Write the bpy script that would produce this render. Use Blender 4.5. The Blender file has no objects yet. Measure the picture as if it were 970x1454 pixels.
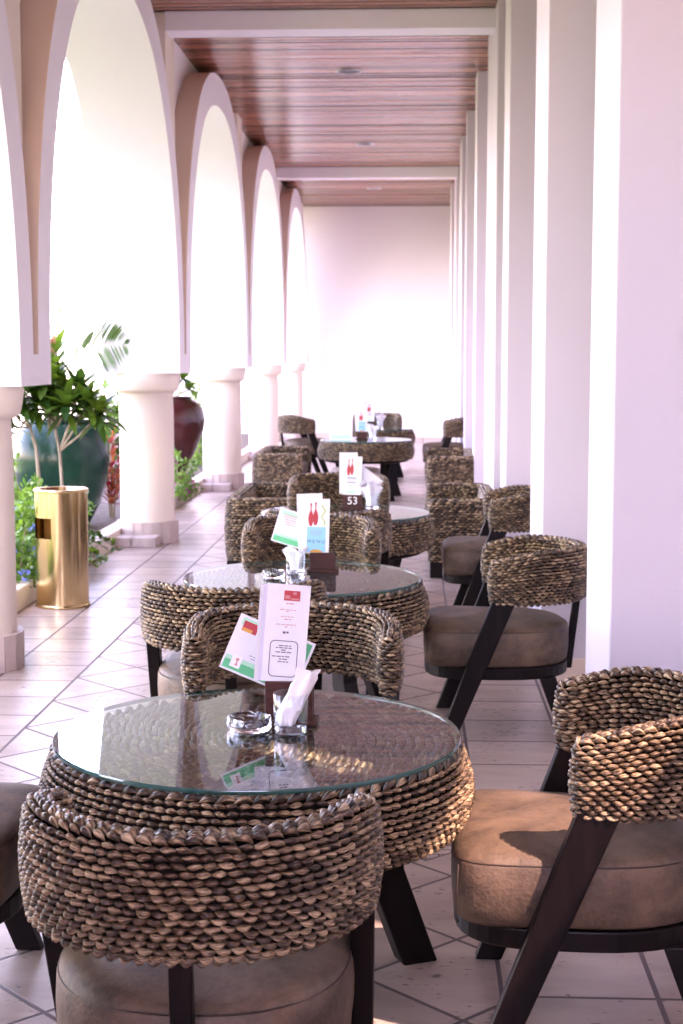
import bpy, math, random
import numpy as np
from math import sin, cos, pi, radians as R
from mathutils import Vector, Matrix

random.seed(4)
rng = np.random.default_rng(7)
scene = bpy.context.scene
COL = scene.collection

# ------------------------------------------------------------------ camera
cd = bpy.data.cameras.new("camera")
cam = bpy.data.objects.new("camera", cd)
COL.objects.link(cam)
cam.location = (0, 0, 1.42)
cam.rotation_euler = (R(90 - 5.948), 0, R(2.596))
cd.sensor_fit = 'VERTICAL'
cd.sensor_height = 36.0
cd.sensor_width = 24.0
cd.lens = 53.23
cd.clip_start = 0.05
cd.clip_end = 2000
cd.dof.use_dof = True
cd.dof.focus_distance = 3.3
cd.dof.aperture_fstop = 9.5
scene.camera = cam

# ------------------------------------------------------------------ world, sun, exposure
SUN_EL, SUN_AZ = 52.0, 128.0          # azimuth: compass style, 0 = +Y, clockwise
w = bpy.data.worlds.new("World")
scene.world = w
w.use_nodes = True
nt = w.node_tree
sky = nt.nodes.new('ShaderNodeTexSky')
sky.sky_type = 'NISHITA'
sky.sun_disc = False
sky.sun_elevation = R(SUN_EL)
sky.sun_rotation = R(SUN_AZ)
sky.air_density = 1.0
sky.dust_density = 1.2
sky.ozone_density = 1.0
nt.links.new(sky.outputs[0], nt.nodes['Background'].inputs[0])
nt.nodes['Background'].inputs[1].default_value = 0.15
sl = bpy.data.lights.new("sun", 'SUN')
sl.energy = 2.0
sl.angle = R(1.0)
sl.color = (1.0, 0.96, 0.92)
so = bpy.data.objects.new("sun", sl)
COL.objects.link(so)
az, el = R(SUN_AZ), R(SUN_EL)
sdir = Vector((sin(az) * cos(el), cos(az) * cos(el), sin(el)))
so.rotation_euler = sdir.to_track_quat('Z', 'Y').to_euler()
so.location = (-10, -10, 30)
vs = scene.view_settings
vs.view_transform = 'Standard'
vs.look = 'None'
vs.gamma = 1.0
vs.use_curve_mapping = False
vs.exposure = 4.9
vs.use_white_balance = True
vs.white_balance_temperature = 8000
vs.white_balance_tint = 44

# ------------------------------------------------------------------ materials
def mat(name, col, rough=0.6, metal=0.0, coat=0.0, spec=0.5):
    m = bpy.data.materials.new(name)
    m.use_nodes = True
    b = m.node_tree.nodes['Principled BSDF']
    b.inputs['Base Color'].default_value = (*col, 1)
    b.inputs['Roughness'].default_value = rough
    b.inputs['Metallic'].default_value = metal
    b.inputs['Specular IOR Level'].default_value = spec
    b.inputs['Coat Weight'].default_value = coat
    b.inputs['Coat Roughness'].default_value = 0.12
    return m

def N(m, t, **kw):
    n = m.node_tree.nodes.new(t)
    for k, v in kw.items():
        setattr(n, k, v)
    return n

def L(m, a, b):
    m.node_tree.links.new(a, b)

def bsdf(m):
    return m.node_tree.nodes['Principled BSDF']

def noisy(m, c1, c2, scale=(5, 5, 5), detail=6, rough=0.6, lo=0.35, hi=0.65, bump=0.0, bscale=None, rvar=None):
    tc = N(m, 'ShaderNodeTexCoord')
    mp = N(m, 'ShaderNodeMapping')
    mp.inputs['Scale'].default_value = scale
    L(m, tc.outputs['Object'], mp.inputs[0])
    n = N(m, 'ShaderNodeTexNoise')
    n.inputs['Scale'].default_value = 1.0
    n.inputs['Detail'].default_value = detail
    n.inputs['Roughness'].default_value = rough
    L(m, mp.outputs[0], n.inputs['Vector'])
    r = N(m, 'ShaderNodeValToRGB')
    r.color_ramp.elements[0].position = lo
    r.color_ramp.elements[0].color = (*c1, 1)
    r.color_ramp.elements[1].position = hi
    r.color_ramp.elements[1].color = (*c2, 1)
    L(m, n.outputs['Fac'], r.inputs[0])
    L(m, r.outputs[0], bsdf(m).inputs['Base Color'])
    if bump:
        n2 = n
        if bscale:
            n2 = N(m, 'ShaderNodeTexNoise')
            n2.inputs['Scale'].default_value = bscale
            n2.inputs['Detail'].default_value = 5
            L(m, tc.outputs['Object'], n2.inputs['Vector'])
        bp = N(m, 'ShaderNodeBump')
        bp.inputs['Strength'].default_value = bump
        bp.inputs['Distance'].default_value = 0.01
        L(m, n2.outputs['Fac'], bp.inputs['Height'])
        L(m, bp.outputs[0], bsdf(m).inputs['Normal'])
    if rvar:
        mr = N(m, 'ShaderNodeMapRange')
        mr.inputs['To Min'].default_value = rvar[0]
        mr.inputs['To Max'].default_value = rvar[1]
        L(m, n.outputs['Fac'], mr.inputs[0])
        L(m, mr.outputs[0], bsdf(m).inputs['Roughness'])
    return m

M = {}
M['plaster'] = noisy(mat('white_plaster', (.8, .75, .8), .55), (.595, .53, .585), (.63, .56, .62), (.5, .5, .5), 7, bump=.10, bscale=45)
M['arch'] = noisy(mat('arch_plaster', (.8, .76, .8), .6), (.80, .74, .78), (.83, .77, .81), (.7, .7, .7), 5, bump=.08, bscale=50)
M['tan'] = noisy(mat('tan_skirting_and_bounce', (.5, .36, .3), .7), (.76, .58, .48), (.80, .62, .52), (.9, .9, .9), 5, bump=.1, bscale=40)  # skirting colour, also ceiling bounce painted on the arch extrados
M['cream'] = noisy(mat('cream_plaster', (.75, .62, .52), .6), (.76, .64, .54), (.80, .69, .59), (1.2, 1.2, 1.2), 5, bump=.08, bscale=50)
M['brick'] = noisy(mat('plinth_tile', (.5, .38, .34), .6), (.44, .33, .30), (.60, .47, .43), (9, 9, 3), 6, bump=.25, bscale=60)
M['darkwood'] = noisy(mat('dark_wood', (.02, .012, .012), .42, coat=.0, spec=.18), (.004, .002, .002), (.010, .005, .005), (30, 30, 3), 5)
M['block'] = noisy(mat('mahogany_block', (.1, .025, .018), .4, coat=.0, spec=.25), (.035, .009, .006), (.07, .018, .012), (20, 20, 90), 5)
M['cushion'] = noisy(mat('brown_suede', (.16, .1, .075), .62), (.048, .028, .018), (.168, .103, .064), (6, 6, 8), 9, .72, .38, .64, bump=.2, bscale=120, rvar=(.5, .7))
M['piping'] = mat('seam', (.08, .05, .038), .6)
M['paper'] = noisy(mat('paper', (.78, .77, .8), .5), (.76, .75, .79), (.8, .79, .82), (20, 20, 20), 3)
M['paper_lav'] = mat('paper_panel', (.70, .68, .80), .5)
M['green'] = mat('print_green', (.05, .5, .24), .5)
M['pale_green'] = mat('print_pale_green', (.36, .72, .52), .5)
M['red'] = mat('print_red', (.55, .05, .06), .5)
M['orange'] = mat('print_orange', (.8, .38, .08), .5)
M['cyan'] = mat('print_blue', (.22, .58, .82), .5)
M['lime'] = mat('print_lime', (.45, .55, .05), .5)
M['ink'] = mat('print_ink', (.09, .07, .12), .5)
M['inkred'] = mat('print_inkred', (.62, .24, .24), .5)
M['inkgrey'] = mat('print_inkgrey', (.36, .34, .45), .5)
M['white'] = mat('print_white', (.82, .82, .82), .5)
M['napkin'] = noisy(mat('napkin_paper', (.82, .79, .83), .8), (.79, .76, .81), (.84, .81, .84), (30, 30, 30), 4, bump=.2, bscale=200)
M['brass'] = mat('brass', (.72, .52, .27), .17, metal=1.0)
M['bin_in'] = mat('bin_liner', (.45, .26, .09), .35, metal=.6)
M['green_glaze'] = noisy(mat('green_glaze', (.01, .07, .055), .2, coat=.0, spec=.2), (.002, .018, .014), (.005, .045, .028), (4, 4, 2), 5)
M['red_glaze'] = noisy(mat('red_glaze', (.14, .02, .018), .15, coat=.0, spec=.5), (.045, .010, .011), (.085, .016, .016), (4, 4, 2), 5)
M['bark'] = noisy(mat('bark', (.35, .27, .2), .8), (.25, .19, .14), (.45, .36, .28), (20, 20, 8), 6, bump=.5, bscale=60)
M['soil'] = noisy(mat('soil', (.08, .055, .04), .95), (.05, .035, .025), (.13, .09, .065), (12, 12, 12), 8, bump=.6, bscale=40)
M['grass'] = noisy(mat('lawn', (.07, .12, .03), .9), (.05, .10, .02), (.10, .16, .05), (3, 3, 3), 8, bump=.5, bscale=30)
M['dark'] = mat('wicker_core', (.010, .006, .005), .95, spec=.1)  # near black paints shade into the gaps of the weave
M['black'] = mat('fixture_black', (.02, .02, .022), .4)
M['steel'] = mat('fixture_rim', (.6, .55, .55), .3, metal=1.0)
M['sand'] = noisy(mat('ash_sand', (.5, .45, .38), .95), (.42, .38, .32), (.6, .55, .47), (80, 80, 80), 3)

def leaf_mat(name, c1, c2, trans=.35, rough=.4):
    m = mat(name, c1, rough)
    at = N(m, 'ShaderNodeAttribute'); at.attribute_name = 'rnd'
    r = N(m, 'ShaderNodeValToRGB')
    r.color_ramp.elements[0].color = (*c1, 1)
    r.color_ramp.elements[1].color = (*c2, 1)
    L(m, at.outputs['Fac'], r.inputs[0])
    L(m, r.outputs[0], bsdf(m).inputs['Base Color'])
    tr = N(m, 'ShaderNodeBsdfTranslucent')
    hs = N(m, 'ShaderNodeHueSaturation')
    hs.inputs['Value'].default_value = 1.6
    hs.inputs['Saturation'].default_value = 1.1
    L(m, r.outputs[0], hs.inputs['Color'])
    L(m, hs.outputs[0], tr.inputs['Color'])
    mx = N(m, 'ShaderNodeMixShader')
    mx.inputs[0].default_value = trans
    L(m, bsdf(m).outputs[0], mx.inputs[1])
    L(m, tr.outputs[0], mx.inputs[2])
    L(m, mx.outputs[0], m.node_tree.nodes['Material Output'].inputs['Surface'])
    return m

M['leaf_dark'] = leaf_mat('glossy_leaf', (.016, .07, .014), (.15, .26, .035))
M['leaf_mid'] = leaf_mat('bush_leaf', (.045, .14, .025), (.20, .36, .06))
M['leaf_palm'] = leaf_mat('palm_leaf', (.02, .07, .012), (.05, .12, .02), .2)
M['leaf_red'] = leaf_mat('red_leaf', (.22, .03, .04), (.45, .16, .08), .35)
M['leaf_straw'] = leaf_mat('dry_leaf', (.28, .22, .09), (.45, .38, .18), .3)
M['petal_blue'] = leaf_mat('blue_petal', (.22, .28, .72), (.40, .45, .85), .3)
M['petal_pink'] = leaf_mat('magenta_petal', (.55, .05, .40), (.75, .18, .55), .35)
M['petal_violet'] = leaf_mat('violet_petal', (.28, .12, .55), (.45, .2, .65), .35)
M['petal_salmon'] = leaf_mat('salmon_petal', (.6, .28, .2), (.75, .42, .32), .35)

# woven seagrass: every knot carries a random value and a fibre coordinate
def wicker_mat(name, ramp, rough=.5):
    m = mat(name, (.2, .13, .08), .42)
    at = N(m, 'ShaderNodeAttribute'); at.attribute_name = 'rnd'
    fb = N(m, 'ShaderNodeAttribute'); fb.attribute_name = 'fib'
    nz = N(m, 'ShaderNodeTexNoise')
    nz.inputs['Scale'].default_value = 1.0
    nz.inputs['Detail'].default_value = 2
    L(m, fb.outputs['Vector'], nz.inputs['Vector'])
    ad = N(m, 'ShaderNodeMath', operation='MULTIPLY_ADD')
    ad.inputs[1].default_value = 1.9
    L(m, nz.outputs['Fac'], ad.inputs[0])
    sb = N(m, 'ShaderNodeMath', operation='MULTIPLY_ADD')
    sb.inputs[1].default_value = .42
    sb.inputs[2].default_value = -.64
    L(m, at.outputs['Fac'], sb.inputs[0])
    L(m, sb.outputs[0], ad.inputs[2])
    r = N(m, 'ShaderNodeValToRGB')
    r.color_ramp.elements[0].position = ramp[0][0]
    r.color_ramp.elements[0].color = (*ramp[0][1], 1)
    r.color_ramp.elements[1].position = ramp[-1][0]
    r.color_ramp.elements[1].color = (*ramp[-1][1], 1)
    for p, c in ramp[1:-1]:
        e = r.color_ramp.elements.new(p); e.color = (*c, 1)
    L(m, ad.outputs[0], r.inputs[0])
    L(m, r.outputs[0], bsdf(m).inputs['Base Color'])
    bp = N(m, 'ShaderNodeBump')
    bp.inputs['Strength'].default_value = .5
    bp.inputs['Distance'].default_value = .003
    L(m, nz.outputs['Fac'], bp.inputs['Height'])
    L(m, bp.outputs[0], bsdf(m).inputs['Normal'])
    return m

M['wicker'] = wicker_mat('woven_seagrass', [(.16, (.014, .007, .004)), (.42, (.062, .032, .016)), (.61, (.185, .108, .056)), (.90, (.54, .38, .22))])

def arch_glass(name, tint, ior=1.5, rough=0.0):
    m = bpy.data.materials.new(name); m.use_nodes = True
    m.node_tree.nodes.remove(bsdf(m))
    t = N(m, 'ShaderNodeBsdfTransparent'); t.inputs[0].default_value = (*tint, 1)
    g = N(m, 'ShaderNodeBsdfGlossy'); g.inputs['Roughness'].default_value = rough
    g.inputs['Color'].default_value = (.95, .97, 1, 1)
    f = N(m, 'ShaderNodeFresnel'); f.inputs[0].default_value = ior
    x = N(m, 'ShaderNodeMixShader')
    ge = N(m, 'ShaderNodeNewGeometry')
    iv = N(m, 'ShaderNodeMath', operation='SUBTRACT'); iv.inputs[0].default_value = 1.0; L(m, ge.outputs['Backfacing'], iv.inputs[1])
    mu = N(m, 'ShaderNodeMath', operation='MULTIPLY'); L(m, f.outputs[0], mu.inputs[0]); L(m, iv.outputs[0], mu.inputs[1])
    L(m, mu.outputs[0], x.inputs[0]); L(m, t.outputs[0], x.inputs[1]); L(m, g.outputs[0], x.inputs[2])
    L(m, x.outputs[0], m.node_tree.nodes['Material Output'].inputs['Surface'])
    return m

M['glass_top'] = arch_glass('table_glass', (.80, .86, .85), 2.4)
M['tumbler'] = arch_glass('tumbler_glass', (.93, .955, .975), 1.6)
M['sun_filter_weak'] = arch_glass('sun_dimming_pane_weak', (.62, .60, .57))  # lets more sun through the upper added opening
M['sun_filter'] = arch_glass('sun_dimming_pane', (.20, .195, .185))  # dark tint dims the sun patch from the added opening
M['glass_edge'] = mat('glass_edge', (.02, .085, .075), .08, coat=.4)
gl = mat('clear_glass', (.97, .98, 1), .02)
bsdf(gl).inputs['Transmission Weight'].default_value = 1.0
bsdf(gl).inputs['IOR'].default_value = 1.45
M['glass'] = gl

# wooden ceiling: narrow varnished boards running across the gallery
def ceiling_mat():
    m = mat('varnished_boards', (.2, .08, .05), .21, coat=0, spec=.5)
    tc = N(m, 'ShaderNodeTexCoord')
    sx = N(m, 'ShaderNodeSeparateXYZ'); L(m, tc.outputs['Object'], sx.inputs[0])
    pw = .098
    dv = N(m, 'ShaderNodeMath', operation='DIVIDE'); dv.inputs[1].default_value = pw
    yo = N(m, 'ShaderNodeMath', operation='ADD'); yo.inputs[1].default_value = 4.0; L(m, sx.outputs['Y'], yo.inputs[0]); L(m, yo.outputs[0], dv.inputs[0])
    fl = N(m, 'ShaderNodeMath', operation='FLOOR'); L(m, dv.outputs[0], fl.inputs[0])
    fr = N(m, 'ShaderNodeMath', operation='FRACT'); L(m, dv.outputs[0], fr.inputs[0])
    wn = N(m, 'ShaderNodeTexWhiteNoise', noise_dimensions='1D'); L(m, fl.outputs[0], wn.inputs['W'])
    mp = N(m, 'ShaderNodeMapping'); mp.inputs['Scale'].default_value = (1.6, 34, 1)
    L(m, tc.outputs['Object'], mp.inputs[0])
    nz = N(m, 'ShaderNodeTexNoise'); nz.inputs['Scale'].default_value = 1.0; nz.inputs['Detail'].default_value = 7
    nz.inputs['Roughness'].default_value = .62
    L(m, mp.outputs[0], nz.inputs['Vector'])
    a = N(m, 'ShaderNodeMath', operation='MULTIPLY_ADD'); a.inputs[1].default_value = .26
    L(m, wn.outputs[0], a.inputs[0]); L(m, nz.outputs['Fac'], a.inputs[2])
    r = N(m, 'ShaderNodeValToRGB')
    e = r.color_ramp.elements
    e[0].position = .42; e[0].color = (.10, .028, .017, 1)
    e[1].position = .86; e[1].color = (.58, .27, .19, 1)
    k = r.color_ramp.elements.new(.62); k.color = (.35, .115, .070, 1)
    L(m, a.outputs[0], r.inputs[0])
    # dark joint between boards
    gp = N(m, 'ShaderNodeMath', operation='LESS_THAN'); gp.inputs[1].default_value = .09
    L(m, fr.outputs[0], gp.inputs[0])
    mx = N(m, 'ShaderNodeMix', data_type='RGBA')
    L(m, gp.outputs[0], mx.inputs['Factor']); L(m, r.outputs[0], mx.inputs['A'])
    mx.inputs['B'].default_value = (.035, .012, .008, 1)
    L(m, mx.outputs['Result'], bsdf(m).inputs['Base Color'])
    pp = N(m, 'ShaderNodeMath', operation='PINGPONG'); pp.inputs[1].default_value = .5
    L(m, fr.outputs[0], pp.inputs[0])
    sm = N(m, 'ShaderNodeMapRange'); sm.inputs['From Max'].default_value = .16
    L(m, pp.outputs[0], sm.inputs[0])
    ad = N(m, 'ShaderNodeMath', operation='MULTIPLY_ADD'); ad.inputs[1].default_value = .25
    L(m, nz.outputs['Fac'], ad.inputs[0]); L(m, sm.outputs[0], ad.inputs[2])
    bp = N(m, 'ShaderNodeBump'); bp.inputs['Strength'].default_value = .35; bp.inputs['Distance'].default_value = .006
    L(m, ad.outputs[0], bp.inputs['Height'])
    L(m, bp.outputs[0], bsdf(m).inputs['Normal'])
    return m
M['ceiling'] = ceiling_mat()

# travertine floor: square-laid border strips, diagonal field, pits, grout
def floor_mat():
    m = mat('travertine_tiles', (.4, .33, .32), .4, spec=.32)
    tc = N(m, 'ShaderNodeTexCoord')
    sx = N(m, 'ShaderNodeSeparateXYZ'); L(m, tc.outputs['Object'], sx.inputs[0])
    X, Y = sx.outputs['X'], sx.outputs['Y']
    def mt(op, a, b=None, c=None):
        n = N(m, 'ShaderNodeMath', operation=op)
        for i, v in enumerate((a, b, c)):
            if v is None: continue
            if isinstance(v, (int, float)): n.inputs[i].default_value = v
            else: L(m, v, n.inputs[i])
        return n.outputs[0]
    s = .32
    XL, XR = -1.465, .21
    # straight grid
    gx = mt('DIVIDE', mt('SUBTRACT', X, XL), .347)
    gy = mt('DIVIDE', mt('SUBTRACT', Y, 5.81), s)
    gx2 = mt('DIVIDE', mt('SUBTRACT', X, XR), .345)
    # diagonal grid
    q = 1 / math.sqrt(2)
    du = mt('DIVIDE', mt('SUBTRACT', mt('MULTIPLY', mt('ADD', X, Y), q), (-1.465 + 5.61) * q), s)
    dv = mt('DIVIDE', mt('SUBTRACT', mt('MULTIPLY', mt('SUBTRACT', X, Y), q), (-1.465 - 5.61) * q), s)
    inL = mt('LESS_THAN', X, XL)
    inR = mt('GREATER_THAN', X, XR)
    straight = mt('MAXIMUM', inL, inR)
    def mixf(f, a, b):
        n = N(m, 'ShaderNodeMix', data_type='FLOAT')
        L(m, f, n.inputs['Factor'])
        L(m, a, n.inputs['A']); L(m, b, n.inputs['B'])
        return n.outputs['Result']
    sgx = mixf(inR, gx, gx2)
    A = mixf(straight, du, sgx)
    B = mixf(straight, dv, gy)
    def dist(a, cell):
        return mt('MULTIPLY', mt('ABSOLUTE', mt('SUBTRACT', mt('FRACT', mt('ADD', a, .5)), .5)), cell)
    d = mt('MINIMUM', dist(A, s), dist(B, s))
    d = mt('MINIMUM', d, mt('ABSOLUTE', mt('SUBTRACT', X, XL)))
    d = mt('MINIMUM', d, mt('ABSOLUTE', mt('SUBTRACT', X, XR)))
    # small inlay of narrow bricks in one diagonal tile beside the border
    ix = mt('SUBTRACT', X, .05); iy = mt('SUBTRACT', Y, 4.36)
    man = mt('ADD', mt('ABSOLUTE', ix), mt('ABSOLUTE', iy))
    inl = mt('LESS_THAN', man, .21)
    bx = mt('DIVIDE', ix, .075); by = mt('DIVIDE', iy, .038)
    bxo = mt('ADD', bx, mt('MULTIPLY', mt('FLOOR', by), .5))
    di = mt('MINIMUM', dist(bxo, .075), dist(by, .038))
    di = mt('ADD', di, .002)
    d = mixf(inl, d, di)
    d = mt('MINIMUM', d, mt('ABSOLUTE', mt('SUBTRACT', man, .21)))
    cv = N(m, 'ShaderNodeCombineXYZ')
    L(m, mt('FLOOR', A), cv.inputs[0]); L(m, mt('FLOOR', B), cv.inputs[1]); L(m, mt('ADD', straight, mt('MULTIPLY', inl, mt('FLOOR', by))), cv.inputs[2])
    wn = N(m, 'ShaderNodeTexWhiteNoise', noise_dimensions='3D'); L(m, cv.outputs[0], wn.inputs['Vector'])
    # stone clouding + veins, offset per tile
    ofs = N(m, 'ShaderNodeVectorMath', operation='MULTIPLY_ADD')
    L(m, wn.outputs['Color'], ofs.inputs[0]); ofs.inputs[1].default_value = (9, 9, 9); L(m, tc.outputs['Object'], ofs.inputs[2])
    mp = N(m, 'ShaderNodeMapping'); mp.inputs['Scale'].default_value = (3, 9, 3); L(m, ofs.outputs[0], mp.inputs[0])
    nz = N(m, 'ShaderNodeTexNoise'); nz.inputs['Scale'].default_value = 1; nz.inputs['Detail'].default_value = 8; nz.inputs['Roughness'].default_value = .6
    L(m, mp.outputs[0], nz.inputs['Vector'])
    r = N(m, 'ShaderNodeValToRGB')
    r.color_ramp.elements[0].position = .3; r.color_ramp.elements[0].color = (.36, .25, .205, 1)
    r.color_ramp.elements[1].position = .7; r.color_ramp.elements[1].color = (.55, .41, .345, 1)
    L(m, nz.outputs['Fac'], r.inputs[0])
    hv = N(m, 'ShaderNodeHueSaturation')
    L(m, r.outputs[0], hv.inputs['Color'])
    L(m, mt('MULTIPLY_ADD', wn.outputs['Value'], .26, .86), hv.inputs['Value'])
    # pits
    mp2 = N(m, 'ShaderNodeMapping'); mp2.inputs['Scale'].default_value = (32, 75, 45); L(m, ofs.outputs[0], mp2.inputs[0])
    n2 = N(m, 'ShaderNodeTexNoise'); n2.inputs['Scale'].default_value = 1; n2.inputs['Detail'].default_value = 3; L(m, mp2.outputs[0], n2.inputs['Vector'])
    n3 = N(m, 'ShaderNodeTexNoise'); n3.inputs['Scale'].default_value = 5; n3.inputs['Detail'].default_value = 2; L(m, ofs.outputs[0], n3.inputs['Vector'])
    pit = mt('GREATER_THAN', mt('ADD', n2.outputs['Fac'], mt('MULTIPLY', n3.outputs['Fac'], .45)), .905)
    grout = N(m, 'ShaderNodeMapRange'); grout.inputs['From Min'].default_value = .0042; grout.inputs['From Max'].default_value = .0068
    grout.inputs['To Min'].default_value = 1; grout.inputs['To Max'].default_value = 0
    L(m, d, grout.inputs[0])
    dark = mt('MAXIMUM', mt('MULTIPLY', pit, .75), grout.outputs[0])
    mx = N(m, 'ShaderNodeMix', data_type='RGBA')
    L(m, dark, mx.inputs['Factor']); L(m, hv.outputs[0], mx.inputs['A']); mx.inputs['B'].default_value = (.14, .097, .094, 1)
    L(m, mx.outputs['Result'], bsdf(m).inputs['Base Color'])
    L(m, mt('MULTIPLY_ADD', nz.outputs['Fac'], .08, mt('MULTIPLY_ADD', dark, .3, .28)), bsdf(m).inputs['Roughness'])
    bp = N(m, 'ShaderNodeBump'); bp.inputs['Strength'].default_value = .5; bp.inputs['Distance'].default_value = .003
    L(m, mt('SUBTRACT', mt('MULTIPLY', nz.outputs['Fac'], .15), dark), bp.inputs['Height'])
    L(m, bp.outputs[0], bsdf(m).inputs['Normal'])
    return m
M['floor'] = floor_mat()

# ------------------------------------------------------------------ mesh helpers
class MB:
    def __init__(s):
        s.v = []; s.f = []; s.mi = []; s.n = 0
        s.rnd = []; s.fib = []; s.smooth = []
    def add(s, verts, faces, mi=0, rnd=None, fib=None, smooth=False):
        verts = np.asarray(verts, float).reshape(-1, 3)
        b = s.n
        s.v.append(verts); s.n += len(verts)
        s.f.extend([tuple(int(i) + b for i in f) for f in faces])
        s.mi.extend([mi] * len(faces))
        s.smooth.extend([smooth] * len(faces))
        s.rnd.append(np.full(len(verts), .5) if rnd is None else np.broadcast_to(np.asarray(rnd, float), (len(verts),)))
        s.fib.append(np.zeros((len(verts), 3)) if fib is None else fib)
        return s
    def box(s, x0, x1, y0, y1, z0, z1, mi=0, xf=None):
        v = np.array([(x, y, z) for z in (z0, z1) for y in (y0, y1) for x in (x0, x1)], float)
        if xf is not None: v = np.array([xf @ Vector(p) for p in v])
        return s.add(v, [(0, 2, 3, 1), (4, 5, 7, 6), (0, 1, 5, 4), (2, 6, 7, 3), (0, 4, 6, 2), (1, 3, 7, 5)], mi)
    def tube(s, pts, rad, seg=8, mi=0, smooth=True, caps=True, **kw):
        pts = [Vector(p) for p in pts]
        if not hasattr(rad, '__len__'): rad = [rad] * len(pts)
        V = []; F = []
        up = Vector((0, 0, 1))
        for i, p in enumerate(pts):
            t = (pts[min(i + 1, len(pts) - 1)] - pts[max(i - 1, 0)]).normalized()
            a = t.cross(up)
            if a.length < .05: a = t.cross(Vector((0, 1, 0)))
            a.normalize(); b = a.cross(t)
            for k in range(seg):
                an = 2 * pi * k / seg
                V.append(p + (a * cos(an) + b * sin(an)) * rad[i])
        for i in range(len(pts) - 1):
            for k in range(seg):
                k2 = (k + 1) % seg
                F.append((i * seg + k, i * seg + k2, (i + 1) * seg + k2, (i + 1) * seg + k))
        if caps:
            F.append(tuple(range(seg))[::-1]); F.append(tuple((len(pts) - 1) * seg + k for k in range(seg)))
        return s.add(V, F, mi, smooth=smooth, **kw)
    def lathe(s, prof, c=(0, 0, 0), seg=48, mi=0, smooth=True, sx=1, sy=1):
        V = []; F = []
        n = len(prof)
        for k in range(seg):
            a = 2 * pi * k / seg
            for r, z in prof:
                V.append((c[0] + r * cos(a) * sx, c[1] + r * sin(a) * sy, c[2] + z))
        for k in range(seg):
            k2 = (k + 1) % seg
            for i in range(n - 1):
                F.append((k * n + i, k2 * n + i, k2 * n + i + 1, k * n + i + 1))
        return s.add(V, F, mi, smooth=smooth)
    def prism(s, poly, h0, h1, frame, mi=0):
        # poly: 2D outline, frame(u, v, w) -> 3D
        n = len(poly)
        V = [frame(u, v, h0) for u, v in poly] + [frame(u, v, h1) for u, v in poly]
        F = [tuple(range(n))[::-1], tuple(range(n, 2 * n))]
        for i in range(n):
            j = (i + 1) % n
            F.append((i, j, n + j, n + i))
        return s.add(V, F, mi)
    def build(s, name, mats, parent=None, bevel=0, bseg=2, loc=None, fixn=False):
        me = bpy.data.meshes.new(name)
        V = np.concatenate(s.v)
        me.from_pydata(V.tolist(), [], s.f)
        if not isinstance(mats, (list, tuple)): mats = [mats]
        for m_ in mats: me.materials.append(m_)
        me.polygons.foreach_set('material_index', s.mi)
        me.polygons.foreach_set('use_smooth', s.smooth)
        a = me.attributes.new('rnd', 'FLOAT', 'POINT'); a.data.foreach_set('value', np.concatenate(s.rnd).astype(np.float32))
        if any(np.any(x) for x in s.fib):
            a = me.attributes.new('fib', 'FLOAT_VECTOR', 'POINT'); a.data.foreach_set('vector', np.concatenate(s.fib).astype(np.float32).ravel())
        me.update()
        if fixn or bevel:
            import bmesh
            bm = bmesh.new(); bm.from_mesh(me)
            if fixn: bmesh.ops.recalc_face_normals(bm, faces=bm.faces)
            if bevel:
                ed = [e for e in bm.edges if len(e.link_faces) == 2 and e.calc_face_angle(0) > .6]
                bmesh.ops.bevel(bm, geom=ed, offset=bevel, segments=bseg, affect='EDGES', profile=.5, clamp_overlap=True)
                for f in bm.faces: f.smooth = False
            bm.to_mesh(me); bm.free()
        o = bpy.data.objects.new(name, me)
        COL.objects.link(o)
        if parent is not None: o.parent = parent
        if loc is not None: o.location = loc
        return o

def tag(o, label=None, cat=None, group=None, kind=None):
    if label: o['label'] = label
    if cat: o['category'] = cat
    if group: o['group'] = group
    if kind: o['kind'] = kind
    return o

def empty(name, loc=(0, 0, 0), rz=0):
    o = bpy.data.objects.new(name, None)
    o.empty_display_size = .1
    COL.objects.link(o)
    o.location = loc; o.rotation_euler = (0, 0, rz)
    return o

def dup(o, parent=None):
    c = o.copy(); COL.objects.link(c)
    if parent is not None: c.parent = parent
    for ch in list(o.children): dup(ch, c)
    return c

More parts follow.
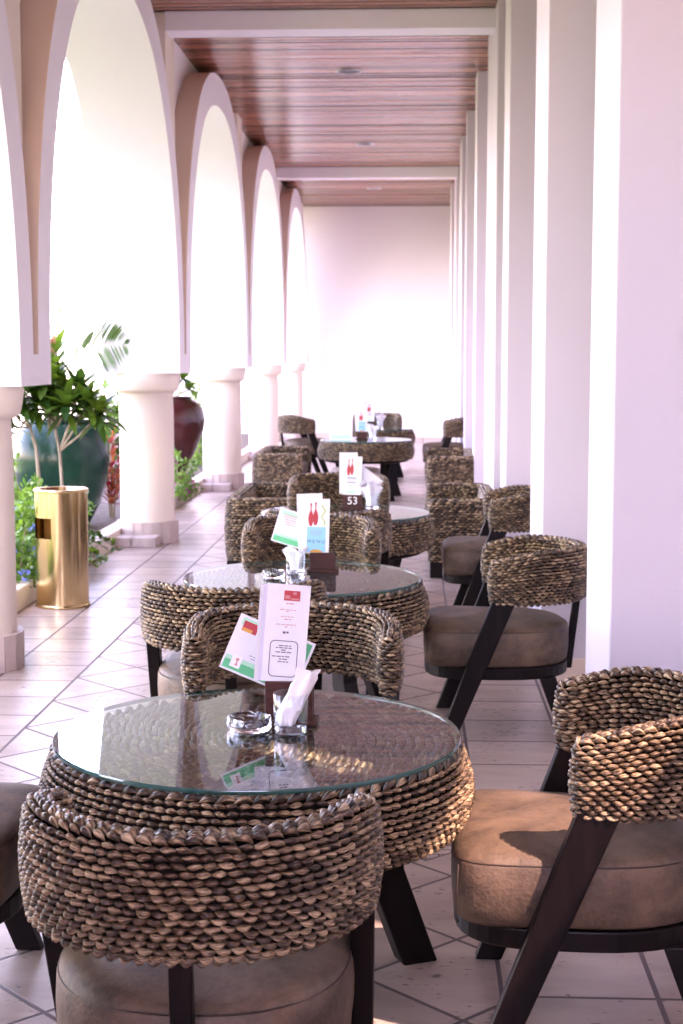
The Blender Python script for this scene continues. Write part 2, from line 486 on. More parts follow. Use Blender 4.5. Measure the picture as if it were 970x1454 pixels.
# woven knots laid along closed or open polylines
NU, NV = 6, 7
def knots(mb, P, Nn, closed, pitch, half_w, half_t, tilt, phase, mi=0, shade=0.0, jit=.08):
    P = np.asarray(P, float); Nn = np.asarray(Nn, float)
    if closed:
        P = np.vstack([P, P[:1]]); Nn = np.vstack([Nn, Nn[:1]])
    seg = np.linalg.norm(np.diff(P, axis=0), axis=1)
    S = np.concatenate([[0], np.cumsum(seg)])
    n = max(3, int(round(S[-1] / pitch)))
    pit = S[-1] / n
    pos = (np.arange(n) + phase) * pit
    if closed: pos = pos % S[-1]
    else: pos = np.clip(pos, 0, S[-1])
    def smp(A, s):
        return np.stack([np.interp(s, S, A[:, k]) for k in range(3)], 1)
    us = np.linspace(-1, 1, NU)
    prof = np.array([.10, .66, 1.0, 1.0, .66, .10])
    base_f = []
    for i in range(NU - 1):
        for k in range(NV):
            k2 = (k + 1) % NV
            base_f.append((i * NV + k, i * NV + k2, (i + 1) * NV + k2, (i + 1) * NV + k))
    C = smp(P, pos); Nc = smp(Nn, pos)
    e = pit * .3
    if closed:
        T = smp(P, (pos + e) % S[-1]) - smp(P, (pos - e) % S[-1])
    else:
        T = smp(P, np.minimum(pos + e, S[-1])) - smp(P, np.maximum(pos - e, 0))
    T /= np.linalg.norm(T, axis=1)[:, None] + 1e-9
    Nc -= T * np.sum(T * Nc, 1)[:, None]
    Nc /= np.linalg.norm(Nc, axis=1)[:, None] + 1e-9
    B = np.cross(Nc, T)
    for i in range(n):
        r = rng.random()
        ti = tilt + rng.normal(0, jit)
        t = T[i] * cos(ti) + B[i] * sin(ti)
        b = -T[i] * sin(ti) + B[i] * cos(ti)
        hl = pit * .60 * (1 + rng.normal(0, .06))
        hw = half_w * (1 + rng.normal(0, .08)); ht = half_t * (1 + rng.normal(0, .08))
        an = np.linspace(0, 2 * pi, NV, endpoint=False)
        V = []
        for u, pr in zip(us, prof):
            c = C[i] + t * (u * hl) + Nc[i] * (half_t * 1.15 * (1 - u * u) - half_t * .55) + b * (hw * .25 * sin(u * 2.4))
            V.append(c[None] + pr * (np.cos(an)[:, None] * b * hw + np.sin(an)[:, None] * Nc[i] * ht))
        V = np.concatenate(V)
        fu = np.repeat(us, NV); fa = np.tile(np.abs(np.sin(an / 2 + .3)), NU)
        fib = np.stack([fu * .7 + r * 91.0, fa * 11.0 + rng.random() * 50, np.full(NU * NV, i * .37)], 1)
        mb.add(V, base_f, mi, np.clip(r + shade, 0, 1), fib, True)

def racetrack(mid, h):
    """closed loop at distance h round an open 2D mid-line; returns points, normals"""
    mid = np.asarray(mid, float)
    t = np.gradient(mid, axis=0); t /= np.linalg.norm(t, axis=1)[:, None]
    n = np.stack([t[:, 1], -t[:, 0]], 1)
    P = [mid + n * h]; NN = [n]
    for end, sgn in ((-1, 1), (0, -1)):
        a0 = np.arctan2(n[end, 1], n[end, 0]) if sgn == 1 else np.arctan2(-n[end, 1], -n[end, 0])
        an = a0 + np.linspace(0, pi, 7)[1:-1]
        d = np.stack([np.cos(an), np.sin(an)], 1)
        # make sure the cap bulges away from the line
        if np.dot(d[2], t[end] * sgn) < 0:
            an = a0 - np.linspace(0, pi, 7)[1:-1]
            d = np.stack([np.cos(an), np.sin(an)], 1)
        if sgn == 1:
            P += [mid[-1] + d * h, (mid - n * h)[::-1]]; NN += [d, -n[::-1]]
        else:
            P += [mid[0] + d * h]; NN += [d]
    return np.concatenate(P), np.concatenate(NN)

def woven_band(mid, zlo, zhi, rows, thick, pitch, half_w, half_t, tilt=.28, lean=None):
    """a thick woven wall standing on a plan mid-line; zhi(x, y) -> top height"""
    mb = MB()
    core = []
    def loop(h, f, zadd):
        P2, N2 = racetrack(mid, h)
        zz = np.array([zlo + (zhi(x, y) - zlo) * f + zadd for x, y in P2])
        if lean is not None:
            P2 = P2 * (1 + lean(f))
        return np.column_stack([P2, zz]), N2
    for k in range(rows):
        f = (k + .5) / rows
        h = thick * (.62 + .42 * sin(pi * (.08 + .84 * f)))
        P, N2 = loop(h, f, 0)
        up = (f - .5) * .9
        NN = np.column_stack([N2 * cos(up), np.full(len(N2), sin(up))])
        knots(mb, P, NN, True, pitch, half_w, half_t, tilt, .5 * (k % 2) + rng.random() * .12)
        core.append(np.column_stack([loop(h - half_t * .7, f, 0)[0]]))
    for h, ang, za in ((thick * .52, 60, half_t * .8), (thick * .12, 88, half_t * 1.3)):
        P, N2 = loop(h, 1.0, za)
        a = R(ang)
        NN = np.column_stack([N2 * cos(a), np.full(len(N2), sin(a))])
        knots(mb, P, NN, True, pitch * 1.05, half_w * 1.1, half_t * 1.1, tilt * 1.7, rng.random())
    for h, ang, za in ((thick * .45, -60, 0),):
        P, N2 = loop(h, 0.0, za)
        NN = np.column_stack([N2 * cos(R(ang)), np.full(len(N2), sin(R(ang)))])
        knots(mb, P, NN, True, pitch, half_w, half_t, tilt, .3)
    # core wall behind the weave, its near-black colour standing for gap shade
    n = len(core[0])
    V = np.concatenate(core); F = []
    for k in range(len(core) - 1):
        for i in range(n):
            j = (i + 1) % n
            F.append((k * n + i, k * n + j, (k + 1) * n + j, (k + 1) * n + i))
    mb.add(V, F, 1, smooth=True)
    m2 = len(mid)
    return mb

# ------------------------------------------------------------------ the building
XF = -1.70            # corridor face of the arch rings
XW = -1.88            # recessed wall plane between the rings
XO = -2.28            # outer face of the arcade
PITCH = 4.6
CY = [6.85 + PITCH * k for k in range(-1, 5)]       # column axes
ZS, ZC = 1.285, 3.89
YEND, YBEG = 25.80, -4.0

# ground outside, one sheet to the horizon
mb = MB(); mb.add([(-600, -600, -.14), (600, -600, -.14), (600, 600, -.14), (-600, 600, -.14)], [(0, 1, 2, 3)])
tag(mb.build('ground', M['grass']), kind='structure')
mb = MB(); mb.box(-2.17, 1.6, YBEG, YEND + .4, -.3, 0)
tag(mb.build('floor', M['floor']), kind='structure')
mb = MB(); bw = .098; y = YBEG
while y < YEND + .3:
    a, b = rng.normal(0, .0016), rng.normal(0, .0016)
    y1 = y + bw
    mb.add([(x, yy, z) for x in (-2.9, 1.6) for yy, z in ((y, ZC + .012), (y + .004, ZC + .002 + a), (y1 - .004, ZC + .002 + b), (y1, ZC + .012))],
           [(0, 4, 5, 1), (1, 5, 6, 2), (2, 6, 7, 3)])
    y = y1
mb.box(-2.9, 1.6, YBEG, YEND + .4, ZC + .0125, ZC + .06)
tag(mb.build('ceiling', M['ceiling']), kind='structure')
mb = MB(); mb.box(-3.0, 1.7, YBEG - .1, YEND + .5, ZC + .062, ZC + .45)
tag(mb.build('roof_slab', M['arch']), 'white flat roof slab over the gallery', 'roof')

# arcade wall
AI, AO = 2.02, 2.255
def inner(u):
    return ZS + 2.305 * max(0, 1 - (abs(u) / AI) ** 2.3) ** (1 / 2.3)
def outer(u):
    return ZS + 2.575 * max(0, 1 - (abs(u) / AO) ** 2.3) ** (1 / 2.3)
NA = 73
us = np.sin(np.linspace(-pi / 2, pi / 2, NA))
arc = tag(empty('arcade_wall', (0, 0, 0)), 'white arcade wall with tall rounded arches along the left side', 'wall')
mb = MB()
TOPZ = ZC
for k in range(len(CY) - 1):
    c = (CY[k] + CY[k + 1]) / 2
    y = c + us * AI; zi = np.array([inner(u * AI) for u in us])
    yy = np.concatenate([[CY[k]], y, [CY[k + 1]]])
    for xs, sgn in ((XO, -1), (XW, 1)):
        V = []; F = []
        for i in range(NA):
            V += [(xs, y[i], zi[i]), (xs, y[i], TOPZ)]
        for i in range(NA - 1):
            q = (2 * i, 2 * i + 2, 2 * i + 3, 2 * i + 1)
            F.append(q if sgn > 0 else q[::-1])
        mb.add(V, F)
        for a, b in ((CY[k], y[0]), (y[-1], CY[k + 1])):
            q = [(xs, a, ZS), (xs, b, ZS), (xs, b, TOPZ), (xs, a, TOPZ)]
            mb.add(q, [(0, 1, 2, 3) if sgn > 0 else (3, 2, 1, 0)])
    V = []; F = []
    for i in range(NA): V += [(XO, y[i], zi[i]), (XW, y[i], zi[i])]
    for i in range(NA - 1): F.append((2 * i, 2 * i + 1, 2 * i + 3, 2 * i + 2))
    mb.add(V, F, smooth=True)
mb.build('wall_body', M['arch'], arc)
for k in range(len(CY) - 1):
    c = (CY[k] + CY[k + 1]) / 2
    mb = MB()
    yi = c + us * AI; zi = [inner(u * AI) for u in us]
    yo = c + us * AO; zo = [outer(u * AO) for u in us]
    for i in range(NA):
        if zo[i] < ZS + .12: zo[i] = max(zo[i], ZS)
    V = []; F = []
    for i in range(NA): V += [(XF, yi[i], zi[i]), (XF, yo[i], zo[i])]
    for i in range(NA - 1): F.append((2 * i, 2 * i + 2, 2 * i + 3, 2 * i + 1))
    mb.add(V, F)
    V = []; F = []
    for i in range(NA): V += [(XW, yi[i], zi[i]), (XF, yi[i], zi[i])]
    for i in range(NA - 1): F.append((2 * i, 2 * i + 1, 2 * i + 3, 2 * i + 2))
    mb.add(V, F, smooth=True)
    V = []; F = []
    for i in range(NA): V += [(XW, yo[i], zo[i]), (XF, yo[i], zo[i])]
    for i in range(NA - 1): F.append((2 * i, 2 * i + 2, 2 * i + 3, 2 * i + 1))
    mb.add(V, F, 1, smooth=True)  # extrados in tan: shade and brown ceiling bounce put into the colour
    mb.build('arch_ring', [M['arch'], M['tan']], arc)
for k, y in enumerate(CY):
    mb = MB(); mb.box(XO + .0008, XF + .0008, y - .13, y + .13, ZS, 1.42); mb.box(XO - .0008, XF + .0008, y - .281, y + .281, ZS - .006, ZS - .0005)
    mb.build('impost_block', M['arch'], arc)
    mb = MB(); mb.box(XW - .05, -1.79, y - .22, y + .20, 1.42, ZC - .002)
    mb.build('pilaster', M['cream'], arc, bevel=.004)

# columns
def column(y, label):
    t = tag(empty('column', (-1.995, y - (.12 if abs(y - 6.85) < .1 else .05), 0)), label, 'column', 'round columns carrying the arches')
    mb = MB()
    mb.lathe([(.205, .15), (.205, 1.0), (.198, 1.13), (.205, 1.135)], seg=56)
    mb.build('shaft', M['cream'], t)
    mb = MB()
    mb.lathe([(.2, 1.13), (.226, 1.142), (.236, 1.15), (.244, 1.165), (.260, 1.262), (.254, 1.272), (.256, 1.2785), (0, 1.2785)], seg=56)
    mb.build('capital', M['cream'], t)
    mb = MB()
    n = 20
    for k in range(n):
        a0, a1 = 2 * pi * (k + .03) / n, 2 * pi * (k + .97) / n
        ro = .236
        V = [(r * cos(a), r * sin(a), z) for z in (0.001, .165) for r in (.16, ro) for a in (a0, a1)]
        mb.add(V, [(0, 1, 3, 2), (4, 6, 7, 5), (2, 3, 7, 6), (0, 2, 6, 4), (1, 5, 7, 3)])
    mb.lathe([(.229, .001), (.229, .16)], seg=40)
    mb.build('plinth', M['brick'], t)
    mb = MB()
    for i in range(2):
        mb.box(-.24 + i * .185, -.06 + i * .185, -.40, -.19, .0008, .075)
    mb.build('step_brick', M['brick'], t, bevel=.006)
    return t
clab = ['cream column nearest the camera, cut by the left edge of the photo', 'cream round column just behind the brass litter bin',
        'third cream column, beyond the dark red urn', 'fourth cream column, next to last before the white end wall', 'farthest cream column, against the white end wall']
for y, l in zip(CY[1:], clab): column(y, l)
mb = MB(); mb.box(XO, XF, YBEG, CY[0] - .281, 0, ZC - .001)  # solid wall added out of view to block side light
tag(mb.build('side_wall', M['plaster']), 'added unseen white wall on the left, blocking light before the first arch', 'wall')
column(CY[0], 'cream column just outside the left edge of the photo')

# end wall
mb = MB(); mb.box(-7.0, 1.3, YEND, YEND + .3, -.2, 4.3)
t = tag(mb.build('end_wall', M['arch']), 'plain white wall closing the far end of the gallery', 'wall')
mb = MB(); mb.box(-1.75, .62, YEND - .012, YEND - .001, .0, .09)
mb.build('skirting', M['tan'], t)

mb = MB(); mb.box(XO, 1.08, YBEG - .2, YBEG, -.2, 2.35)  # unseen wall, added and kept low to cut light from behind
tag(mb.build('added_rear_wall', M['cream']), 'added half height cream wall behind the camera, limiting light from that end', 'wall')
# right-hand wall with piers
SUN_OPENINGS = [(2.10, 2.85, 1.40, 2.10), (2.11, 2.28, 2.30, 2.85)]     # two unseen openings added beside the camera to shape sun patches
mb = MB()
mb.box(.98, 1.08, YBEG, 2.10, .0, ZC - .002); mb.box(.98, 1.08, 2.85, YEND - .001, .0, ZC - .002)
mb.box(.98, 1.08, 2.10, 2.85, .0, 1.40); mb.box(.98, 1.08, 2.10, 2.85, 2.10, 2.30)
mb.box(.98, 1.08, 2.10, 2.11, 2.30, 2.85); mb.box(.98, 1.08, 2.28, 2.85, 2.30, 2.85)
mb.box(.98, 1.08, 2.10, 2.85, 2.85, ZC - .002)
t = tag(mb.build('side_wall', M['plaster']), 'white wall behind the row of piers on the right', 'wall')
for (a0, a1, z0, z1) in SUN_OPENINGS:
    wn_ = MB()
    for a in (a0, a1 - .02): wn_.box(1.02, 1.05, a, a + .02, z0, z1)
    for a in (z0, z1 - .02): wn_.box(1.021, 1.049, a0, a1, a, a + .02)
    wf = wn_.build('sun_opening_frame', M['darkwood'], t)
    pn = MB(); pn.add([(1.035, a0, z0), (1.035, a1, z0), (1.035, a1, z1), (1.035, a0, z1)], [(0, 1, 2, 3)])
    pn.build('sun_filter', M['sun_filter'] if a1 - a0 > .5 else M['sun_filter_weak'], wf)
mb = MB(); mb.box(.968, .979, YBEG, YEND - .02, .0005, .10)
mb.build('skirting', M['tan'], t)
piers = [(.588, 4.42, 5.01), (.572, 6.54, 7.19), (.585, 9.29, 9.80), (.597, 10.87, 12.22), (.575, 13.62, 14.02), (.565, 15.80, 16.05), (.575, 17.6, 18.4), (.6, 20.5, 21.5), (.59, 22.4, 23.4)]
plab = ['white pier nearest the camera, behind the front right chair', 'white pier between the second and third chairs on the right',
        'narrow white pier beside the near right two-seat sofa', 'wide white pier carrying the right end of the near beam',
        'white pier beside the far right two-seat sofa', 'white pier just past the far right two-seat sofa', 'white pier by the farthest right chair',
        'white pier carrying the right end of the far beam', 'last white pier before the end wall']
for (x, a, b), l in zip(piers, plab):
    mb = MB(); mb.box(x, .979, a, b, 0.0005, ZC - .001)
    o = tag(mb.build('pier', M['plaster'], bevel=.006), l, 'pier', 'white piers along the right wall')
    mb = MB(); mb.box(x + .02, .967, a - .010, a - .0005, .0005, .10)
    mb.build('skirting', M['tan'], o)

# beams
for y, l in ((11.2, 'nearer white ceiling beam crossing the wooden ceiling'), (20.42, 'farther white ceiling beam crossing the wooden ceiling')):
    mb = MB(); mb.box(-1.789, .62, y, y + .26, ZC - .14, ZC - .001)
    tag(mb.build('ceiling_beam', M['arch'], bevel=.004), l, 'beam', 'beams across the ceiling')

# recessed downlights
for y, l in ((13.6, 'nearest recessed downlight in the wooden ceiling'), (18.2, 'middle recessed downlight, just before the far beam'), (23.0, 'farthest recessed downlight, beyond the far beam')):
    t = tag(empty('downlight', (-.55, y, ZC)), l, 'ceiling light', 'recessed downlights')
    mb = MB(); mb.lathe([(.098, -.001), (.104, -.006), (.112, -.010), (.118, -.001)], seg=32); mb.build('trim_ring', M['steel'], t)
    mb = MB(); mb.lathe([(.1, -.003), (.05, -.002), (0, -.002)], seg=32); mb.build('lamp_well', M['black'], t)

# ------------------------------------------------------------------ garden beyond the arcade
mb = MB()
segs = [(CY[i] + .0, CY[i + 1]) for i in range(len(CY) - 1)]
mb.box(-2.30, -2.172, YBEG, YEND, -.14, .12)
mb.box(-5.2, -5.05, YBEG, YEND, -.14, .12)
tag(mb.build('planter_kerb', M['cream'], bevel=.008), 'low cream planter kerb running along the foot of the columns', 'planter')
mb = MB(); mb.add([(-5.06, YBEG, .07), (-2.29, YBEG, .07), (-2.29, YEND, .07), (-5.06, YEND, .07)], [(0, 1, 2, 3)])
tag(mb.build('soil', M['soil']), kind='structure')
mb = MB(); mb.box(-40, -7.02, 30.0, 30.3, -.14, 4.6)
tag(mb.build('garden_wall', M['arch']), 'tall white wall far across the garden', 'wall')

def leaf(mb, base, d, length, width, droop=.25, seg=4, fold=.25, rnd=None, roll=None, mi=0):
    d = Vector(d).normalized()
    side = d.cross(Vector((0, 0, 1)))
    if side.length < .1: side = Vector((1, 0, 0))
    side.normalize()
    if roll is not None: side = (Matrix.Rotation(roll, 3, d) @ side)
    up = side.cross(d).normalized()
    V = []
    base = Vector(base)
    for i in range(seg + 1):
        u = i / seg
        c = base + d * (length * u) + Vector((0, 0, -droop * length * u * u))
        wd = width * (sin(pi * min(1, u * .93 + .07)) ** .75) * .5
        V += [c - side * wd + up * (wd * fold), c, c + side * wd + up * (wd * fold)]
    F = []
    for i in range(seg):
        a = i * 3
        F += [(a, a + 1, a + 4, a + 3), (a + 1, a + 2, a + 5, a + 4)]
    mb.add([tuple(v) for v in V], F, mi, rng.random() if rnd is None else rnd, None, True)

def rosette(mb, c, n, length, width, up=(.1, 1.1), droop=.3, rnd=(0, 1)):
    for k in range(n):
        a = 2.4 * k + rng.random() * .5
        e = up[0] + (up[1] - up[0]) * (k / max(1, n - 1)) + rng.normal(0, .1)
        d = (cos(a) * cos(e), sin(a) * cos(e), sin(e))
        leaf(mb, c, d, length * (.75 + .4 * rng.random()), width * (.8 + .35 * rng.random()), droop * (.6 + .7 * rng.random()),
             rnd=rnd[0] + (rnd[1] - rnd[0]) * rng.random())

def two_trunk_shrub(loc, label):
    t = tag(empty('garden_shrub', loc), label, 'shrub')
    st = MB(); fo = MB()
    def px(X, Z, y=0): return (X, y, Z)
    trunks = [[(-.07, 0, 0), (-.085, 0, .40), (-.11, .01, .72), (-.15, .02, .86)],
              [(.05, .05, 0), (.055, .05, .42), (.04, .05, .70), (.01, .06, .85)]]
    rad = [.016, .014, .012, .010]
    for tr in trunks: st.tube(tr, rad, 8)
    tips = []
    def br(a, b, r=.008):
        a, b = Vector(a), Vector(b)
        mid = (a + b) / 2 + Vector((0, 0, -.02))
        st.tube([a, mid, b], [r * 1.2, r, r * .7], 6); tips.append(b)
    for d in ((-.16, .0, .16), (-.05, -.1, .2), (.03, .08, .15), (-.1, .1, .26), (-.2, -.05, .05)):
        br(trunks[0][3], Vector(trunks[0][3]) + Vector(d))
    for d in ((.22, .0, .17), (.1, -.1, .16), (.02, .1, .22), (.15, .09, .26), (.30, -.02, .10), (-.06, -.04, .28)):
        br(trunks[1][2] if d[0] > .14 else trunks[1][3], Vector(trunks[1][3]) + Vector(d))
    for tp in tips:
        rosette(fo, tp, 24, .25, .062, (-.35, 1.15), .25)
        rosette(fo, tp + Vector((0, 0, -.05)), 9, .21, .055, (-.5, .3), .3, (0, .4))
    # tall upper shoots
    for x, y, z in ((-.02, .1, 1.25), (.02, .08, 1.36), (-.06, .14, 1.18)):
        st.tube([(x * .5, .06, .85), (x, y, z)], [.009, .006], 6)
        for h in np.linspace(.92, z, 7):
            rosette(fo, (x * h / z, y, h), 7, .22, .052, (.3, 1.2), .2, (.3, 1))
    st.build('trunk', M['bark'], t); fo.build('foliage', M['leaf_dark'], t)
    fl = MB()
    for k in range(18):
        leaf(fl, (-.02 + rng.normal(0, .03), .1, 1.34 + rng.random() * .08), (rng.normal(0, .6), rng.normal(0, .6), 1), .09, .02, .1)
    fl.build('flower', M['petal_salmon'], t)
    return t
two_trunk_shrub((-2.40, 10.05, .07), 'two trunked shrub with glossy long leaves in front of the green urn')

def bush(loc, size, n, label, petals=None, npet=0, lm='leaf_mid', ll=.05, lw=.024, stems=10, cat='bush', group=None):
    t = tag(empty('flowering_bush' if petals else 'leafy_bush', loc), label, cat, group)
    st = MB(); fo = MB()
    sx, sy, sz = size
    clumps = []
    for k in range(stems):
        a = rng.random() * 2 * pi; r = math.sqrt(rng.random())
        tip = Vector((sx * r * cos(a), sy * r * sin(a), sz * (.45 + .55 * rng.random()) * (1 - .35 * r * r)))
        st.tube([(tip.x * .25, tip.y * .25, 0), (tip.x * .6, tip.y * .6, tip.z * .6), tip], [.006, .005, .003], 5)
        clumps.append(tip)
        clumps.append(Vector((tip.x * .75, tip.y * .75, tip.z * .6)))
        clumps.append(Vector((tip.x * 1.0, tip.y * 1.0, tip.z * .3)))
    for i in range(n):
        c = clumps[rng.integers(len(clumps))]
        p = c + Vector(rng.normal(0, 1, 3)) * (.16 * min(size))
        p.z = max(.0, p.z)
        d = Vector(rng.normal(0, 1, 3)) + Vector((0, 0, .5)) + (p - Vector((0, 0, sz * .4))) * 1.5
        leaf(fo, p, d, ll * (.7 + .6 * rng.random()), lw * (.7 + .6 * rng.random()), .2, seg=2, roll=rng.random() * 3)
    st.build('stems', M['bark'], t); fo.build('foliage', M[lm], t)
    if petals:
        for i in range(npet):
            c = clumps[rng.integers(len(clumps))]
            p = c + Vector(rng.normal(0, 1, 3)) * (.13 * min(size)) + Vector((0, -.02, .03))
            fl = MB()
            for q in range(14):
                e = Vector(rng.normal(0, 1, 3)).normalized()
                for pp in range(3):
                    dd = e + Vector(rng.normal(0, .5, 3))
                    leaf(fl, p + e * .022, dd, .022, .018, .1, seg=2, roll=rng.random() * 3)
            fl.build('flower_head', M[petals], t)
    return t
bush((-2.33, 8.75, .0), (.20, .42, .66), 3000, 'leafy bush with pale blue flowers between the nearest column and the brass bin', 'petal_blue', 16, stems=16, group='blue flowered bushes in the planter')
bush((-2.50, 9.55, .05), (.22, .4, .72), 2400, 'bright green bush with blue flowers below the green urn, left of the bin top', 'petal_blue', 5, stems=14, group='blue flowered bushes in the planter')
bush((-2.42, 10.35, .05), (.2, .35, .42), 700, 'low bush with blue flowers showing to the right of the brass bin', 'petal_blue', 14, stems=10, group='blue flowered bushes in the planter')
bush((-2.20, 14.1, .05), (.20, .4, .56), 900, 'low green bush with pink flowers around the foot of the red urn', 'petal_pink', 10, stems=12)
bush((-2.55, 19.0, .05), (.35, .7, 1.2), 1300, 'tall violet and green bush seen between the third and fourth columns', 'petal_violet', 16, stems=14, ll=.07, lw=.035)
bush((-2.5, 18.2, .05), (.3, .4, .95), 700, 'magenta flowered bush seen between the third and fourth columns', 'petal_pink', 18, stems=12, ll=.07, lw=.035)
bush((-3.1, 16.2, .05), (.45, .8, 1.15), 1500, 'dark leafy bush behind the red urn', None, 0, 'leaf_dark', .11, .045, 16)
bush((-3.3, 12.9, .05), (.35, .6, .5), 700, 'low dark leafy bush behind the green urn', None, 0, 'leaf_dark', .11, .04, 12)
bush((-2.40, 7.75, .0), (.2, .3, .4), 600, 'short leafy bush beside the nearest column', None, 0, 'leaf_mid', .09, .03, 9)

# trailing plant over the kerb
t = tag(empty('trailing_plant', (-2.2, 9.6, .1)), 'trailing green plant spilling over the planter kerb right of the bin', 'plant')
st = MB(); fo = MB()
for k in range(16):
    y0 = rng.uniform(-.5, 1.0); p = Vector((-.15, y0, .02)); pts = [p.copy()]
    d = Vector((.5 + .3 * rng.random(), rng.normal(0, .3), .5))
    for i in range(9):
        p = p + d * .045; d = d + Vector((.02, rng.normal(0, .12), -.16)); 
        if p.z < -.09: p.z = -.09; d.z = 0.02; d.x = .5
        pts.append(p.copy())
        for q in range(3):
            leaf(fo, p, (rng.normal(0, 1), rng.normal(0, 1), .5 + rng.random()), .05 + .03 * rng.random(), .03, .2, 2)
    st.tube(pts, .003, 5)
st.tube([(-.15, -.5, .02), (-.15, .25, .02), (-.15, 1.0, .02)], .006, 5)
st.build('stems', M['bark'], t); fo.build('foliage', M['leaf_dark'], t)

# red leaved plant beside the second column
t = tag(empty('red_leaved_plant', (-2.46, 12.35, .07)), 'red and orange leaved plant left of the second column', 'plant')
st = MB(); fo = MB()
for x, y, h in ((0, 0, .62), (.06, -.05, .45), (-.05, .06, .35)):
    st.tube([(x * .3, y * .3, 0), (x, y, h)], [.01, .007], 6)
    for z in np.linspace(.12, h, 6):
        rosette(fo, (x * z / h, y * z / h, z), 6, .22, .04, (.1, 1.2), .25)
st.build('trunk', M['bark'], t); fo.build('foliage', M['leaf_red'], t)

# urns
def urn(loc, prof, m, label, s, zs=1.0):
    prof = [(r, z * zs) for r, z in prof]
    t = tag(empty('glazed_urn', loc), label, 'urn', 'big glazed urns in the planter')
    mb = MB(); mb.lathe([(r * s, z * s) for r, z in prof], seg=64); mb.build('body', m, t)
    rm = prof[-1]
    mb = MB(); mb.lathe([((rm[0] - .03) * s, (rm[1] + .02) * s), ((rm[0] + .03) * s, (rm[1] + .03) * s), ((rm[0] + .05) * s, (rm[1]) * s), (rm[0] * s, (rm[1] - .02) * s)], seg=64)
    mb.build('rim', m, t)
    mb = MB(); mb.lathe([(rm[0] * s * .98, (rm[1] - .06) * s), (0, (rm[1] - .03) * s)], seg=40); mb.build('soil_fill', M['soil'], t)
    return t
P1 = [(0, .0), (.5, .0), (.56, .05), (.78, .35), (.94, .7), (1.0, 1.0), (.96, 1.25), (.84, 1.46), (.66, 1.58)]
urn((-2.73, 11.75, .07), P1, M['green_glaze'], 'large round dark green glazed urn behind the shrub and the bin', .375, 1.4)
P2 = [(0, .0), (.38, .0), (.42, .06), (.58, .45), (.80, .95), (.95, 1.35), (1.0, 1.65), (.95, 1.92), (.80, 2.12), (.6, 2.24)]
urn((-2.34, 14.55, .20), P2, M['red_glaze'], 'tall dark red glazed urn beyond the second column', .36)

t = tag(empty('leafy_plant', (-2.32, 14.55, .98)), 'green broad leaved plant growing out of the red urn', 'plant')
st = MB(); fo = MB()
for d in ((.13, 0, .2), (.05, .1, .26), (.2, -.05, .1), (-.1, 0, .24), (.02, -.1, .18)):
    st.tube([(0, 0, 0), (d[0] * .5, d[1] * .5, d[2] * .6), d], [.012, .010, .008], 6)
    rosette(fo, d, 16, .17, .055, (-.3, 1.1), .25)
st.build('stems', M['bark'], t); fo.build('foliage', M['leaf_dark'], t)

# unseen trees added to block sky light, left of and behind the camera
def sky_block_tree(loc, h, r, label):
    t = tag(empty('added_shade_tree', loc), label, 'tree', 'added unseen trees that block sky light')
    st = MB(); fo = MB()
    st.tube([(0, 0, 0), (.1, 0, h * .3), (.0, .1, h * .6), (.05, .05, h * .85)], [.2, .16, .11, .05], 10)
    cl = []
    for k in range(26):
        a = rng.random() * 2 * pi; e = rng.uniform(-.9, 1.4); rr = r * rng.uniform(.45, 1)
        c = Vector((rr * cos(a) * cos(e), rr * sin(a) * cos(e), h * .58 + rr * sin(e) * 1.1)); cl.append(c)
        st.tube([(0, 0, h * .4), c * .5 + Vector((0, 0, h * .25)), c], [.07, .045, .015], 6)
    for i in range(2600):
        c = cl[rng.integers(len(cl))]
        p = c + Vector(rng.normal(0, .42, 3))
        leaf(fo, p, Vector(rng.normal(0, 1, 3)), .30, .15, .2, 2, roll=rng.random() * 3)
    st.build('trunk', M['bark'], t); fo.build('crown', M['leaf_mid'], t)
sky_block_tree((-6.4, 4.9, -.14), 6.2, 2.1, 'added unseen sky-blocking tree left of the camera, nearest the arches')
sky_block_tree((-6.8, -1.6, -.14), 7.0, 2.2, 'added unseen sky-blocking tree behind and left of the camera')
sky_block_tree((-9.6, 7.6, -.14), 7.5, 2.3, 'added unseen sky-blocking tree standing farther out in the garden')

# palm with arching fronds
t = tag(empty('garden_palm', (-2.98, 10.9, .07)), 'young palm with a feathery frond arching in front of the arch', 'palm')
st = MB(); fo = MB()
def frond(p0, p1, bulge, nl, ll, col, mb):
    p0, p1 = Vector(p0), Vector(p1)
    pts = []
    for i in range(nl + 1):
        u = i / nl
        pts.append(p0.lerp(p1, u) + Vector((0, 0, bulge * 4 * u * (1 - u))))
    st.tube(pts, [.007 * (1 - .75 * i / nl) for i in range(nl + 1)], 5)
    for i in range(2, nl + 1):
        u = i / nl
        tdir = (pts[i] - pts[i - 1]).normalized()
        l = ll * (sin(pi * (.18 + .75 * u))) 
        for s in (1, -1):
            d = tdir * .75 + Vector((0, 0, s * .75)) + Vector((0, .15 * rng.normal(), 0))
            if s < 0: d = tdir * .7 + Vector((0, 0, -.8))
            leaf(mb, pts[i], d, l, .015, .12, 3, rnd=col + .3 * rng.random(), roll=pi / 2 + rng.normal(0, .4))
st.tube([(0, 0, 0), (.0, 0, .55), (.02, 0, 1.1)], [.05, .045, .035], 10)
frond((.58, -.25, 1.30), (1.07, -.7, 1.41), .06, 36, .26, .35, fo)
st.tube([(.02, 0, 1.1), (.3, -.12, 1.24), (.58, -.25, 1.30)], [.02, .012, .007], 6)
frond((.02, 0, 1.1), (-.3, .25, 1.4), .12, 24, .3, .2, fo)
frond((.02, 0, 1.1), (-.45, -.1, 1.2), .15, 22, .28, .2, fo)
st.build('trunk', M['bark'], t); fo.build('foliage', M['leaf_palm'], t)
